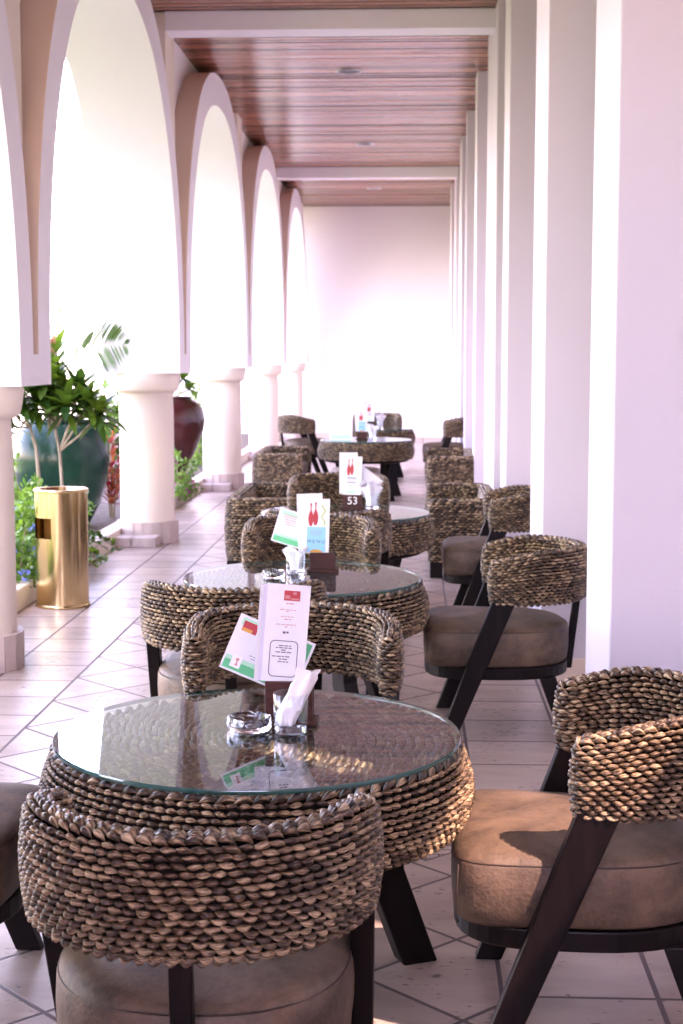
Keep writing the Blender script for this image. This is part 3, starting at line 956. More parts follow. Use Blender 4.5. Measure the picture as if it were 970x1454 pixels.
# dry stalks
t = tag(empty('dry_stalk', (-3.02, 12.6, .07)), 'thin yellow stalk leaning up into the bright arch', 'plant')
mb = MB()
mb.tube([(0, 0, 0), (.05, 0, 1.2), (.1, 0, 1.75), (.22, 0, 2.2)], [.014, .012, .011, .008], 6)
for k in range(16):
    z = 1.2 + k * .06
    leaf(mb, (.05 + .11 * (z - 1.2), 0, z), (rng.normal(0, 1), 0, 1), .12, .014, .2, 3)
mb.build('stem', M['leaf_straw'], t)

# ------------------------------------------------------------------ brass litter bin
def make_bin(loc):
    t = tag(empty('litter_bin', loc, R(0)), 'tall polished brass litter bin with a square opening, left of the tables', 'litter bin')
    r, h = .147, .66
    mb = MB(); seg = 72
    zs = [.012, .30, .395, .51, .60, h]
    # opening faces left/front
    def ang(k): return 2 * pi * k / seg
    V = [(r * cos(ang(k)), r * sin(ang(k)), z) for z in zs for k in range(seg)]
    F = []
    for i in range(len(zs) - 1):
        for k in range(seg):
            a = math.degrees(ang(k + .5))
            if i == 2 and 192 < a < 262: continue
            k2 = (k + 1) % seg
            F.append((i * seg + k, i * seg + k2, (i + 1) * seg + k2, (i + 1) * seg + k))
    mb.add(V, F, smooth=True)
    mb.lathe([(r - .004, zs[2] - .02), (r - .004, .0)], seg=72)
    mb.build('body', M['brass'], t)
    mb = MB(); mb.lathe([(r - .012, .25), (r - .012, .58)], seg=64); mb.lathe([(0, .26), (r - .012, .25)], seg=64)
    # liner is open behind the opening: keep only the far half
    V = mb.v[0]; 
    mb2 = MB()
    for k in range(40):
        a0, a1 = R(-70 + 220 * k / 40), R(-70 + 220 * (k + 1) / 40)
        rr = r - .012
        mb2.add([(rr * cos(a0), rr * sin(a0), .26), (rr * cos(a1), rr * sin(a1), .26), (rr * cos(a1), rr * sin(a1), .58), (rr * cos(a0), rr * sin(a0), .58)], [(0, 1, 2, 3)])
    mb2.lathe([(0, .27), (r - .012, .27)], seg=40)
    mb2.build('liner', M['bin_in'], t)
    mb = MB(); mb.lathe([(r + .001, h - .008), (r + .006, h - .004), (r + .006, h + .004), (r - .004, h + .008), (r - .03, h + .004), (r - .034, h - .03), (0, h - .03)], seg=72)
    mb.build('ash_rim', M['brass'], t)
    mb = MB(); mb.lathe([(r - .036, h - .02), (.05, h - .016), (0, h - .015)], seg=40); mb.build('sand', M['sand'], t)
    mb = MB(); mb.lathe([(r + .002, .0), (r + .006, .003), (r + .006, .014), (r + .001, .018)], seg=72); mb.build('base_ring', M['brass'], t)
    return t
make_bin((-1.965, 8.42, 0.0008))

# ------------------------------------------------------------------ tub chair
def cushion_mb(hx, y0, y1, z0, z1, n=7.0, seg=56, crown=.02, rear=2.4):
    mb = MB()
    cy = (y0 + y1) / 2; hy = (y1 - y0) / 2
    def outline(sc, z, extra=0):
        P = []
        for k in range(seg):
            a = 2 * pi * k / seg
            e = n if sin(a) > 0 else rear
            c, s_ = cos(a), sin(a)
            P.append((sc * hx * math.copysign(abs(c) ** (2 / e), c), cy + sc * hy * math.copysign(abs(s_) ** (2 / e), s_), z))
        return P
    h = z1 - z0
    prof = [(.95, z0), (.985, z0 + .010), (1.0, z0 + h * .3), (1.005, z0 + h * .55), (.998, z0 + h * .80), (.98, z0 + h * .88), (.935, z0 + h * .955), (.85, z0 + h * 1.0), (.7, z1 + crown * .45), (.45, z1 + crown * .85), (.2, z1 + crown), (.02, z1 + crown)]
    V = []; F = []
    for sc, z in prof: V += outline(sc, z)
    m = len(prof)
    for i in range(m - 1):
        for k in range(seg):
            k2 = (k + 1) % seg
            F.append((i * seg + k, i * seg + k2, (i + 1) * seg + k2, (i + 1) * seg + k))
    F.append(tuple(range(seg))[::-1]); F.append(tuple((m - 1) * seg + k for k in range(seg)))
    V = np.array(V)
    # gentle unevenness of a used cushion
    V[:, 2] += .004 * np.sin(V[:, 0] * 17 + 1) * np.cos(V[:, 1] * 14) * (V[:, 2] > z0 + .03)
    mb.add(V, F, smooth=True)
    seam = outline(.982, z0 + h * .86)
    return mb, seam

def bar(mb, a, b, wa, wb, xdir=(1, 0, 0), ta=.045, tb=.045):
    """tapered rectangular bar from a to b; wa, wb widths in the plane, ta, tb thickness along xdir"""
    a, b = Vector(a), Vector(b); x = Vector(xdir).normalized()
    d = (b - a).normalized(); s = d.cross(x).normalized()
    # keep the ends level
    s = Vector((s.x, s.y, 0)) if abs(s.z) < .95 else s
    s.normalize()
    V = []
    for p, w_, t_ in ((a, wa, ta), (b, wb, tb)):
        for i, j in ((-1, -1), (1, -1), (1, 1), (-1, 1)):
            V.append(p + s * (w_ / 2 * i) + x * (t_ / 2 * j))
    mb.add([tuple(v) for v in V], [(0, 1, 2, 3), (7, 6, 5, 4), (0, 4, 5, 1), (1, 5, 6, 2), (2, 6, 7, 3), (3, 7, 4, 0)])

def chair_mid():
    r = .268; cy = -.035; P = []
    for y in np.linspace(.025, cy, 4)[:-1]: P.append((-r * (1 - .02 * (y - cy) / .06), y))
    for a in np.linspace(pi, 2 * pi, 33): P.append((r * cos(a), cy + r * sin(a)))
    for y in np.linspace(cy, .025, 4)[1:]: P.append((r * (1 - .02 * (y - cy) / .06), y))
    return np.array(P)

def make_tub_chair():
    t = empty('tub_chair')
    def ztop(x, y):
        g = min(1, max(0, (y + .16) / .24)); g = g * g * (3 - 2 * g)
        return .690 - .038 * g
    mb = woven_band(chair_mid(), .510, ztop, 15, .027, .0240, .0056, .0064, -.24)
    mb.build('backrest', [M['wicker'], M['dark']], t, fixn=False)
    cu, seam = cushion_mb(.252, -.262, .29, .268, .42)
    c = cu.build('seat', M['cushion'], t, fixn=True)
    mb = MB(); mb.tube(seam + [seam[0]], .0022, 5, caps=False)
    for s in (-1, 1): mb.tube([(s * .238, .276, .275), (s * .2415, .2795, .33), (s * .238, .276, .395)], .002, 5); mb.build('piping', M['piping'], c)
    mb = MB()
    out = []
    seg = 40
    for k in range(seg):
        a = 2 * pi * k / seg; e = 3.4 if sin(a) > 0 else 2.4
        cc, ss = cos(a), sin(a)
        out.append((.248 * math.copysign(abs(cc) ** (2 / e), cc), .014 + .272 * math.copysign(abs(ss) ** (2 / e), ss)))
    mb.prism(out, .222, .266, lambda u, v, h: (u, v, h))
    mb.build('seat_frame', M['darkwood'], t, bevel=.004, fixn=True)
    for s in (-1, 1):
        mb = MB(); bar(mb, (s * .268, -.012, .55), (s * .262, .205, 0), .088, .062, ta=.042, tb=.036)
        mb.build('leg', M['darkwood'], t, bevel=.004, fixn=True)
        mb = MB(); bar(mb, (s * .19, -.17, .225), (s * .205, -.245, 0), .062, .045, ta=.042, tb=.036)
        mb.build('leg', M['darkwood'], t, bevel=.004, fixn=True)
    mb = MB(); bar(mb, (0, -.298, .53), (0, -.262, .224), .026, .03, ta=.036, tb=.036)
    mb.build('back_post', M['darkwood'], t, bevel=.003, fixn=True)
    return t
chair0 = make_tub_chair()
CH = [
    (-.345, 2.50, 0, 'tub chair nearest the camera, its woven back turned to us'),
    (.385, 3.20, 88, 'large tub chair at the lower right edge, facing left to the nearest table'),
    (-1.12, 3.22, -92, 'tub chair cut by the left edge, only its seat showing beside the nearest table'),
    (-.315, 4.02, 182, 'tub chair on the far side of the nearest table, facing us behind its menus'),
    (-.570, 4.87, 4, 'tub chair in front of the second table, back to us, seat showing at left'),
    (.345, 5.76, 90, 'whole tub chair in profile before the second pier, right of the second table'),
    (-.425, 6.46, 180, 'tub chair beyond the second table, facing us behind its blue menu'),
    (-.385, 7.12, 0, 'tub chair in front of the third table, back to us behind the blue menu'),
    (.465, 8.08, 90, 'tub chair in profile half hidden by the second pier, right of the third table'),
    (-.42, 8.86, 180, 'tub chair beyond the third table, facing us behind the number block'),
    (-1.22, 17.75, -75, 'small far tub chair at left, turned right in front of the farthest columns'),
    (.43, 17.0, 90, 'small far tub chair at right, turned left toward the farthest table'),
    (-.40, 18.35, 180, 'farthest tub chair, facing us behind the last table'),
]
for i, (x, y, rz, l) in enumerate(CH):
    o = chair0 if i == 0 else dup(chair0)
    o.location = (x, y, 0.0005); o.rotation_euler = (0, 0, R(rz))
    tag(o, l, 'chair', 'woven tub chairs at the cafe tables')

# ------------------------------------------------------------------ round tables
TZ = .572
def make_table():
    t = empty('round_table')
    mb = MB()
    rows = 12
    an = np.linspace(0, 2 * pi, 120, endpoint=False)
    core = []
    for k in range(rows):
        f = (k + .5) / rows
        z = .395 + (.555 - .395) * f
        r = .425 + .048 * sin(pi * (.20 + .66 * f))
        up = (f - .5) * 1.1
        P = np.stack([r * np.cos(an), r * np.sin(an), np.full_like(an, z)], 1)
        NN = np.stack([np.cos(an) * cos(up), np.sin(an) * cos(up), np.full_like(an, sin(up))], 1)
        knots(mb, P, NN, True, .0250, .0059, .0064, -.22, .5 * (k % 2) + .1 * rng.random())
        core.append((r - .008, z))
    r = .446
    up = np.tile([0, 0, 1.0], (120, 1))
    k = 0
    while r > .03:
        P = np.stack([r * np.cos(an), r * np.sin(an), np.full_like(an, .5555 if r < .43 else .559)], 1)
        knots(mb, P, up, True, .034, .0092, .0080, .14, .5 * (k % 2), shade=-.38)
        r -= .0215; k += 1
    mb.lathe([(.40, .385)] + core + [(.40, .5545), (0, .5545)], seg=64, mi=1)
    mb.build('woven_top', [M['wicker'], M['dark']], t)
    mb = MB(); mb.lathe([(0, .365), (.39, .365), (.415, .372), (.425, .392), (.3, .393)], seg=64)
    mb.build('underframe', M['darkwood'], t)
    g = MB(); Rg = .449
    n = 96
    top = [(Rg * cos(2 * pi * k / n), Rg * sin(2 * pi * k / n), TZ + .010) for k in range(n)]
    bot = [(x, y, TZ) for x, y, z in top]
    g.add(top, [tuple(range(n))], 0); g.add(bot, [tuple(range(n))[::-1]], 0)
    rim = [(Rg * cos(2 * pi * k / n) * f_, Rg * sin(2 * pi * k / n) * f_, z) for f_, z in ((1, TZ), (1.0035, TZ + .003), (1.0035, TZ + .007), (1, TZ + .010)) for k in range(n)]
    F = [(i * n + k, i * n + (k + 1) % n, (i + 1) * n + (k + 1) % n, (i + 1) * n + k) for i in range(3) for k in range(n)]
    g.add(rim, F, 1, smooth=True)
    g.build('glass_top', [M['glass_top'], M['glass_edge']], t)
    for k in range(4):
        a = R(24 + 90 * k)
        mb = MB()
        prof = [(.26, .392), (.37, .392), (.345, .31), (.345, .235), (.432, .0), (.345, .0), (.262, .215), (.262, .31)]
        fr = lambda u, v, h: (u * cos(a) - h * sin(a), u * sin(a) + h * cos(a), v)
        mb.prism(prof, -.03, .03, fr)
        mb.build('leg', M['darkwood'], t, bevel=.005, fixn=True)
    return t
tab0 = make_table()
TB = [(-.335, 3.29, 0, 'nearest round woven table with a glass top and four dark legs'),
      (-.404, 5.67, 10, 'second round woven table from the front, holding the blue menu'),
      (-.345, 8.03, 30, 'third round woven table, holding the number block'),
      (-.435, 14.95, 15, 'far round woven table holding the small green tent card'),
      (-.42, 17.25, 15, 'farthest round woven table, partly behind the one with the tent card')]
for i, (x, y, rz, l) in enumerate(TB):
    o = tab0 if i == 0 else dup(tab0)
    o.location = (x, y, .0006); o.rotation_euler = (0, 0, R(rz))
    tag(o, l, 'table', 'round woven cafe tables')

# ------------------------------------------------------------------ woven two-seat sofas (low, box shaped)
def make_sofa():
    t = empty('woven_sofa')
    Lx, Dy = 1.28, .47
    hx, hb, fr = Lx / 2 - .05, -Dy / 2 + .05, Dy / 2 - .05
    P = []
    for y in np.linspace(fr, hb + .07, 7): P.append((-hx, y))
    for a in np.linspace(pi, 1.5 * pi, 7)[1:]: P.append((-hx + .07 + .07 * cos(a), hb + .07 + .07 * sin(a)))
    for x in np.linspace(-hx + .07, hx - .07, 24)[1:]: P.append((x, hb))
    for a in np.linspace(1.5 * pi, 2 * pi, 7)[1:]: P.append((hx - .07 + .07 * cos(a), hb + .07 + .07 * sin(a)))
    for y in np.linspace(hb + .07, fr, 7)[1:]: P.append((hx, y))
    global NV
    mb = woven_band(np.array(P), .10, lambda x, y: .487, 24, .047, .033, .0078, .0072, -.12)
    mb.build('frame', [M['wicker'], M['dark']], t)
    mb = MB(); mb.box(-hx + .04, hx - .04, hb + .02, fr + .02, .10, .25); mb.build('seat_base', M['dark'], t)
    for s in (-1, 1):
        mb = MB()
        x0, x1 = (.02, hx - .055) if s > 0 else (-hx + .055, -.02)
        mb.box(x0, x1, hb + .06, fr + .03, .252, .36)
        mb.build('cushion', M['cushion'], t, bevel=.025, bseg=3)
        for yy in (-1, 1):
            mb = MB(); mb.box(s * hx - .04, s * hx + .04, yy * (Dy / 2 - .06) - .04, yy * (Dy / 2 - .06) + .04, .0, .105)
            mb.build('foot', M['darkwood'], t, bevel=.004)
    return t
sofa0 = make_sofa()
SF = [(.345, 10.2, 90, 'low woven two-seat sofa at right, behind the profile chair of the third table'),
      (-.955, 10.2, -90, 'low woven two-seat sofa at left, the nearer one on that side'),
      (.385, 14.25, 90, 'farther low woven two-seat sofa on the right, against the piers'),
      (-1.23, 14.55, -90, 'farther low woven two-seat sofa on the left, past the third column')]
for i, (x, y, rz, l) in enumerate(SF):
    o = sofa0 if i == 0 else dup(sofa0)
    o.location = (x, y, .0005); o.rotation_euler = (0, 0, R(rz))
    tag(o, l, 'sofa', 'low woven sofas between the tables')

# woven stool half hidden before the far table
t = tag(empty('woven_stool', (-.46, 12.7, .0005)), 'small woven stool with a brown pad between the third and fourth tables', 'stool')
mb = MB()
an = np.linspace(0, 2 * pi, 60, endpoint=False)
for k in range(16):
    z = .05 + k * .0235; r = .215 + .012 * sin(pi * k / 15)
    P = np.stack([r * np.cos(an), r * np.sin(an), np.full_like(an, z)], 1)
    knots(mb, P, np.stack([np.cos(an), np.sin(an), 0 * an], 1), True, .042, .0125, .0095, .2, .5 * (k % 2))
mb.lathe([(.2, .03), (.205, .42), (0, .42)], mi=1)
mb.build('frame', [M['wicker'], M['dark']], t)
mb = MB(); mb.lathe([(0, .41), (.205, .41), (.215, .43), (.2, .465), (.12, .478), (0, .48)]); mb.build('seat', M['cushion'], t)

# ------------------------------------------------------------------ table-top things
ZT = TZ + .0112          # top of the glass above the floor (tables stand .0006 up)

def text_mesh(body, size, name, m, parent, loc, rot=(pi / 2, 0, 0), ext=.0004):
    cu = bpy.data.curves.new(name, 'FONT')
    cu.body = body; cu.size = size; cu.align_x = 'CENTER'; cu.align_y = 'CENTER'; cu.extrude = ext
    ob = bpy.data.objects.new(name, cu); COL.objects.link(ob)
    bpy.context.view_layer.update()
    me = bpy.data.meshes.new_from_object(ob.evaluated_get(bpy.context.evaluated_depsgraph_get()))
    bpy.data.objects.remove(ob)
    me.materials.clear(); me.materials.append(m)
    o = bpy.data.objects.new(name, me); COL.objects.link(o)
    o.parent = parent; o.location = loc; o.rotation_euler = rot
    return o

def holder(loc, rz, label, w_=.105, h=.075, number=None):
    t = tag(empty('menu_holder', loc, rz), label, 'menu holder', 'wooden menu holders on the tables')
    mb = MB()
    mb.box(-w_ / 2, w_ / 2, -.022, -.006, .0, h); mb.box(-w_ / 2, w_ / 2, .012, .026, .0, h)
    mb.box(-w_ / 2 + .001, w_ / 2 - .001, -.0055, .0115, .0, .02)
    mb.build('block', M['block'], t, bevel=.0015)
    mb = MB(); mb.box(-w_ / 2 - .012, w_ / 2 + .012, -.034, .036, .0004, .0105); mb.build('base', M['block'], t, bevel=.002)
    if number:
        text_mesh(number, .058, 'number', M['white'], t, (0, -.0226, h * .56))
    return t

def paper_panel(mb, w_, h, th=.0006, y=0, x0=None):
    mb.box(-w_ / 2, w_ / 2, y - th / 2, y + th / 2, 0, h)

def rects(name, parent, m, lst, y=-.0009):
    """flat printed marks lying on the front of a card: (x0, x1, z0, z1)"""
    mb = MB()
    for a, b, c, d in lst: mb.box(a, b, y - .0002, y, c, d)
    return mb.build(name, m, parent)

def poly_mark(name, parent, m, pts, y=-.0011):
    mb = MB()
    mb.prism(pts, y - .0002, y, lambda u, v, h: (u, h, v))
    return mb.build(name, m, parent, fixn=True)

def dashes(x0, x1, z, h=.0018, seed=0, gap=.002):
    r = random.Random(seed); x = x0; out = []
    while x < x1 - .003:
        l = r.uniform(.004, .011); out.append((x, min(x1, x + l), z, z + h)); x += l + gap
    return out

def frame_pts(x0, x1, z0, z1, r, n=5):
    P = []
    for cx, cz, a0 in ((x1 - r, z1 - r, 0), (x0 + r, z1 - r, pi / 2), (x0 + r, z0 + r, pi), (x1 - r, z0 + r, 1.5 * pi)):
        for k in range(n + 1):
            a = a0 + pi / 2 * k / n; P.append((cx + r * cos(a), cz + r * sin(a)))
    return P

def menu_list(loc, rz, tilt, label):
    """white folded price list: back panel, fold, front panel with printed lines"""
    t = tag(empty('price_list', loc), label, 'menu')
    t.rotation_euler = (0, tilt, rz)
    w_, h = .098, .225
    mb = MB(); paper_panel(mb, w_, h); mb.build('front_panel', M['paper'], t)
    for k, (a, m_) in enumerate(((7, 'paper_lav'), (13, 'paper'))):
        mb = MB()
        xf = Matrix.Translation((-w_ / 2 - .008 * (k + 1), .001 + .0012 * k, 0)) @ Matrix.Rotation(R(a), 4, 'Z')
        mb.box(0, w_ * .98, -.0003, .0003, 0, h * (1 - .012 * (k + 1)), xf=xf)
        mb.build('rear_panel', M[m_], t)
    rects('picture', t, M['red'], [(-.010, .026, .188, .211)])
    rects('picture_light', t, M['inkred'], [(-.008, .004, .192, .200), (.010, .018, .202, .208), (.006, .024, .190, .194)], -.0012)
    tx = dashes(-.004, .014, .180, .0022, 1)
    tx += dashes(-.017, .022, .166, .0016, 2) + dashes(-.003, .006, .162, .0016, 3)
    tx += dashes(-.014, .014, .150, .0016, 4) + dashes(-.006, .01, .144, .0018, 5) + dashes(-.024, .022, .132, .0016, 6) + dashes(-.004, .004, .127, .0016, 7)
    rects('red_lines', t, M['inkred'], tx)
    rects('dark_mark', t, M['ink'], [(-.007, -.001, .112, .117), (.001, .006, .113, .117)])
    P = frame_pts(-.034, .030, .012, .096, .011); Q = frame_pts(-.0322, .0282, .0138, .0942, .0095)
    mb = MB(); n = len(P)
    V = [(u, -.0012, v) for u, v in P] + [(u, -.0012, v) for u, v in Q]
    mb.add(V, [(i, (i + 1) % n, n + (i + 1) % n, n + i) for i in range(n)])
    mb.build('border', M['ink'], t)
    tx = []
    for j, (a, b, z) in enumerate(((-.014, .014, .083), (-.020, .016, .078), (-.008, .006, .073), (-.020, .018, .068), (-.028, .012, .058), (-.012, .010, .052), (-.014, .010, .046))):
        tx += dashes(a, b, z, .0021, 20 + j)
    rects('dark_lines', t, M['ink'], tx)
    return t

def bottle_pts(cx, z0, h, wd, amp=0.0):
    Lp, Rp = [], []
    for i in range(17):
        u = i / 16
        r = wd * (.30 + .70 * max(0, 1 - (abs(u - .32) / .34) ** 2)) if u < .66 else wd * .22
        if u > .93: r = wd * .32
        if u < .04: r = wd * .45
        s = amp * sin(u * 9)
        Lp.append((cx - r / 2 + s, z0 + h * u)); Rp.append((cx + r / 2 + s, z0 + h * u))
    return Rp + Lp[::-1]

def menu_card(loc, rz, tilt, label, style, name='menu_card'):
    t = tag(empty(name, loc), label, 'menu')
    t.rotation_euler = (0, tilt, rz)
    w_, h = .100, .212
    mb = MB(); paper_panel(mb, w_, h); mb.build('front_panel', M['paper'], t)
    mb = MB()
    xf = Matrix.Translation((-.018, .010, .006)) @ Matrix.Rotation(R(6), 4, 'Z') @ Matrix.Rotation(R(-3), 4, 'Y')
    mb.box(-w_ / 2, w_ / 2, -.0003, .0003, 0, h * 1.06, xf=xf)
    mb.build('rear_panel', M['paper'], t)
    for cx, zz in ((-.022, .106), (-.004, .110)):
        poly_mark('red_bottle', t, M['red'], bottle_pts(cx, zz, .088, .020))
    pts = []
    for i in range(15):
        u = i / 14; pts.append((.026 + .0065 * sin(u * 11), .108 + .08 * u))
    poly_mark('lime_squiggle', t, M['lime'], [(a + .0022, b) for a, b in pts] + [(a - .0022, b) for a, b in pts[::-1]])
    if style == 'blue':
        rects('blue_panel', t, M['cyan'], [(-.036, .036, .006, .103)])
        rects('grey_lines', t, M['inkgrey'], dashes(-.012, .012, .090, .002, 41) + dashes(-.022, .024, .083, .003, 42) + dashes(-.022, .022, .076, .003, 43) + dashes(-.010, .014, .069, .002, 44), -.0013)
        text_mesh('M E N U', .019, 'lettering', M['ink'], t, (0, -.0014, .046), ext=.0002)
        poly_mark('orange_fruit', t, M['orange'], [(.0 + .024 * cos(a), .004 + .012 * sin(a)) for a in np.linspace(0, pi, 14)], -.0014)
    else:
        rects('grey_picture', t, M['inkgrey'], [(-.028, .022, .088, .098), (-.028, .022, .064, .072)])
        rects('pink_band', t, M['paper_lav'], [(-.028, .022, .0725, .0875)])
        rects('green_lines', t, M['pale_green'], [(-.02, .016, .048, .054), (-.014, .010, .034, .039), (-.024, .018, .008, .024)])
    return t

def post_card(loc, rz, tilt, label, style='green', pink=False):
    t = tag(empty('promo_card', loc), label, 'card', 'green and white cards in the menu holders')
    t.rotation_euler = (0, tilt, rz)
    w_, h = .185, .135
    mb = MB(); mb.box(-w_ / 2, w_ / 2, -.0003, .0003, 0, h); mb.build('sheet', M['paper'], t)
    if style == 'green':
        rects('green_foot', t, M['green'], [(-w_ / 2 + .005, w_ / 2 - .005, .005, .026)])
        rects('pale_band', t, M['pale_green'], [(-w_ / 2 + .005, w_ / 2 - .005, .026, .036)])
        rects('green_head', t, M['pale_green'], [(-w_ / 2 + .010, w_ / 2 - .006, h - .024, h - .006)])
        rects('green_side', t, M['green'], [(w_ / 2 - .024, w_ / 2 - .006, h - .05, h - .006)], -.0011)
        if pink:
            rects('pink_lines', t, M['inkred'], sum([dashes(-w_ / 2 + .02 + .004 * j, -w_ / 2 + .075, h - .022 - .009 * j, .0035, 80 + j) for j in range(5)], []), -.0013)
            return t
        rects('picture', t, M['red'], [(-w_ / 2 + .015, -w_ / 2 + .050, h - .036, h - .012)], -.0013)
        rects('picture_fruit', t, M['orange'], [(-w_ / 2 + .016, -w_ / 2 + .040, h - .036, h - .028)], -.0016)
        rects('white_box', t, M['white'], [(-w_ / 2 + .02, -w_ / 2 + .044, .012, .042)], -.0013)
        poly_mark('red_stroke', t, M['inkred'], [(-w_ / 2 + .029, .034), (-w_ / 2 + .038, .036), (-w_ / 2 + .035, .026), (-w_ / 2 + .038, .018), (-w_ / 2 + .031, .017), (-w_ / 2 + .033, .025)], -.0016)
        rects('dark_lines', t, M['inkgrey'], dashes(-w_ / 2 + .055, w_ / 2 - .02, .050, .002, 61) + dashes(-w_ / 2 + .06, w_ / 2 - .03, .044, .002, 62))
    else:
        rects('green_foot', t, M['pale_green'], [(-w_ / 2 + .005, -w_ / 2 + .05, .005, .03)])
        rects('green_dot', t, M['green'], [(w_ / 2 - .03, w_ / 2 - .01, .02, .05)])
    return t

def tumbler(loc, label, r=.039, h=.09):
    mb = MB()
    mb.lathe([(0, .0), (r * .90, .0), (r * .93, .003), (r, h - .001), (r - .001, h), (r - .0025, h - .001), (r * .90 - .002, .018), (r * .82, .0172)], seg=48)
    mb.lathe([(0, .0012), (r * .86, .0012), (r * .885, .004), (r * .885, .013), (r * .84, .016), (0, .016)], seg=48, mi=1)
    o = tag(mb.build('tumbler', [M['tumbler'], M['glass']], loc=loc, fixn=True), label, 'glass', 'glasses holding napkins')
    return o

def napkin_roll(loc, rz, label, lean=.35, length=.135):
    """one long folded paper napkin leaning out of a glass"""
    mb = MB(); V = []; F = []
    n, m_ = 12, 18
    for i in range(n):
        u = i / (n - 1)
        cx = -.012 + lean * length * (u ** 1.3); cz = .018 + length * u * .93
        wx = .020 + .010 * u; wy = .015 + .006 * sin(u * 3)
        if u > .85: wx *= .8
        for k in range(m_):
            a = 2 * pi * k / m_
            ru = 1 + .22 * sin(5 * a + 2.2 * u) + .1 * sin(9 * a + 5 * u)
            V.append((cx + wx * ru * cos(a), wy * ru * sin(a), cz + .008 * cos(a) * (1 if u > .3 else 0)))
    for i in range(n - 1):
        for k in range(m_):
            k2 = (k + 1) % m_
            F.append((i * m_ + k, i * m_ + k2, (i + 1) * m_ + k2, (i + 1) * m_ + k))
    F.append(tuple(range(m_))[::-1]); F.append(tuple((n - 1) * m_ + k for k in range(m_)))
    mb.add(V, F, smooth=True)
    # a folded flap
    mb.add([(-.004, -.016, .05), (.022, -.019, .055), (.045, -.013, .142), (.012, -.012, .150)], [(0, 1, 2, 3)], smooth=True)
    o = mb.build('napkin', M['napkin'], loc=loc); o.rotation_euler = (0, 0, rz)
    return tag(o, label, 'napkin', 'white paper napkins in the glasses')

def napkin_fan(loc, rz, label, s=1.0):
    """a bunch of napkins flaring out of the glass like a fan"""
    mb = MB(); V = []; F = []
    n, m_ = 9, 40
    for i in range(n):
        u = i / (n - 1)
        z = .018 + .095 * u
        for k in range(m_):
            a = 2 * pi * k / m_
            fl = .020 + .034 * max(0, u - .35) ** 1.1
            ru = 1 + (.06 + .22 * u) * sin(5 * a) + .05 * sin(11 * a + 1)
            V.append((s * fl * 1.25 * ru * cos(a), s * fl * .8 * ru * sin(a), s * (z + .016 * u * sin(3 * a + 1))))
    for i in range(n - 1):
        for k in range(m_):
            k2 = (k + 1) % m_
            F.append((i * m_ + k, i * m_ + k2, (i + 1) * m_ + k2, (i + 1) * m_ + k))
    F.append(tuple((n - 2) * m_ + k for k in range(m_)))
    mb.add(V, F, smooth=True)
    o = mb.build('napkin', M['napkin'], loc=loc); o.rotation_euler = (0, 0, rz)
    return tag(o, label, 'napkin', 'white paper napkins in the glasses')

def ashtray(loc, label, r=.051, h=.031):
    mb = MB(); V = []; F = []
    seg = 60
    prof = [(0, 0), (r * .9, 0), (r * .97, .004), (r, h * .5), (r * .98, h - .002), (r * .93, h), (r * .80, h - .002), (r * .74, h * .45), (r * .6, .009), (0, .008)]
    n = len(prof)
    for k in range(seg):
        a = 2 * pi * k / seg
        notch = max(0, cos(4 * a + .6)) ** 10 * .007
        for i, (rr, z) in enumerate(prof):
            zz = z - (notch if i in (4, 5, 6) else 0)
            V.append((rr * cos(a), rr * sin(a), zz))
    for k in range(seg):
        k2 = (k + 1) % seg
        for i in range(n - 1): F.append((k * n + i, k2 * n + i, k2 * n + i + 1, k * n + i + 1))
    mb.add(V, F, smooth=True)
    return tag(mb.build('ashtray', M['glass'], loc=loc, fixn=True), label, 'ashtray', 'clear glass ashtrays')

# nearest table
holder((-.272, 3.385, ZT), R(-2), 'mahogany menu holder on the nearest table, behind the tumbler', .108, .098)
menu_list((-.288, 3.374, ZT + .0955), R(4), R(4.5), 'tall white price list with a red picture and a framed box, nearest table')
post_card((-.350, 3.397, ZT + .090), R(2), R(23), 'green and white card tilted behind the tall price list, nearest table')
tumbler((-.262, 3.29, ZT + .0003), 'clear tumbler holding one rolled napkin on the nearest table')
napkin_roll((-.262, 3.29, ZT), R(5), 'rolled white napkin leaning to the right in the nearest tumbler', .42, .125)
ashtray((-.357, 3.315, ZT + .0003), 'clear notched glass ashtray left of the tumbler on the nearest table')
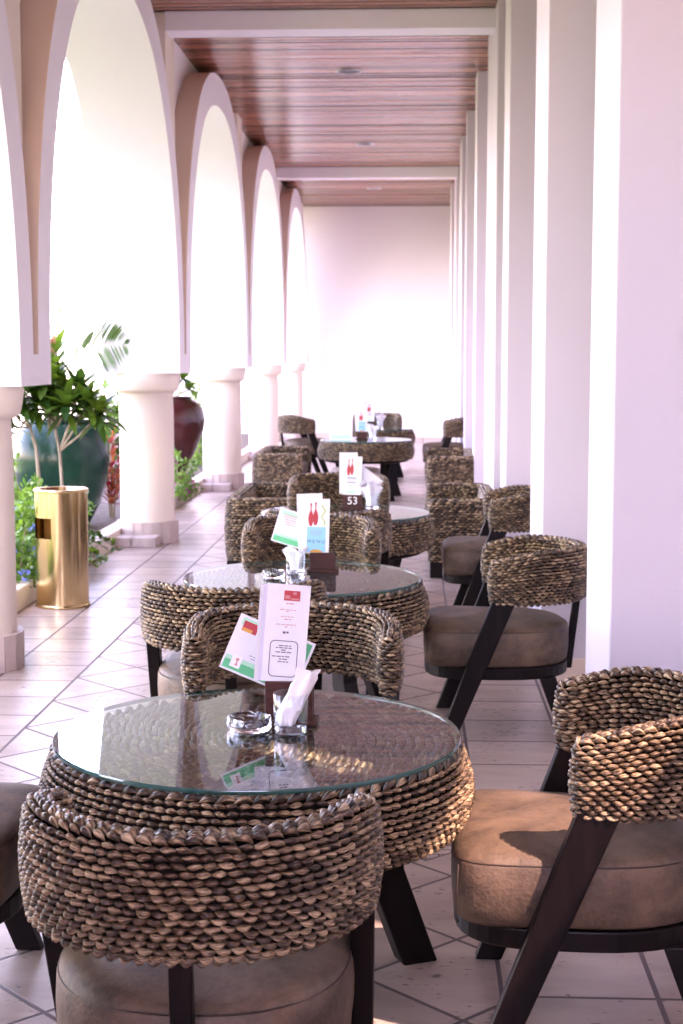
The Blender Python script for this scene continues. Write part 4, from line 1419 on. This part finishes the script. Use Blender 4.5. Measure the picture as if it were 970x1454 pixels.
# second table
holder((-.335, 5.80, ZT), R(0), 'dark mahogany menu holder on the second table, under the blue menu', .098, .075)
menu_card((-.362, 5.789, ZT + .072), R(3), R(1.5), 'white and blue menu with two red bottles, second table', 'blue')
post_card((-.450, 5.815, ZT + .092), R(0), R(17), 'green footed white card leaning left of the blue menu, second table', pink=True)
tumbler((-.435, 5.73, ZT + .0003), 'clear tumbler holding flared napkins on the second table')
napkin_fan((-.435, 5.73, ZT), 0, 'flared white napkins in the tumbler of the second table', .82)
ashtray((-.51, 5.62, ZT + .0003), 'clear glass ashtray on the second table, left of the flared napkins', .042, .03)
# third table
holder((-.312, 8.22, ZT), R(0), 'small mahogany menu holder with white number 53 on the third table', .108, .075, '53')
menu_card((-.318, 8.209, ZT + .074), R(-6), R(3), 'white menu with red bottles and green lines above the number block', 'green')
post_card((-.30, 8.24, ZT + .095), R(4), R(38), 'white card turned on its corner behind the menu on the third table', 'white')
tumbler((-.205, 8.18, ZT + .0003), 'clear tumbler of napkins right of the number block')
napkin_fan((-.205, 8.18, ZT), .6, 'flared white napkins right of the number block', 1.2)
# fourth table
holder((-.475, 15.0, ZT), 0, 'mahogany menu holder beside the green tent card on the far table', .10, .075)
menu_card((-.475, 14.989, ZT + .074), 0, R(1), 'pale menu standing beside the green tent card on the far table', 'blue')
tumbler((-.37, 14.95, ZT + .0003), 'clear tumbler of napkins on the far table with the tent card')
napkin_fan((-.37, 14.95, ZT), .3, 'flared white napkins beside the menu on the far tent card table', 1.2)
t = tag(empty('tent_card', (-.68, 14.92, ZT + .0005)), 'pale green tent card standing on the far table', 'tent card')
mb = MB()
for s in (-1, 1):
    xf = Matrix.Translation((0, s * .045, 0)) @ Matrix.Rotation(R(s * 18), 4, 'X')
    mb.box(-.11, .11, -.0008, .0008, 0, .14, xf=xf)
mb.build('sheet', M['paper'], t)
mb = MB(); xf = Matrix.Translation((0, -.0465, 0)) @ Matrix.Rotation(R(-18), 4, 'X')
mb.box(-.10, .10, -.0012, -.001, .008, .05, xf=xf); mb.box(.0, .09, -.0012, -.001, .118, .134, xf=xf)
mb.build('green_print', M['pale_green'], t)
# farthest table
holder((-.46, 17.3, ZT), 0, 'mahogany menu holder on the farthest table', .10, .075)
menu_card((-.46, 17.289, ZT + .074), 0, R(1), 'thin white menu standing on the farthest table', 'green')
tumbler((-.34, 17.2, ZT + .0003), 'clear tumbler of napkins on the farthest table')
napkin_fan((-.34, 17.2, ZT), 1.1, 'flared white napkins on the farthest table', 1.4)
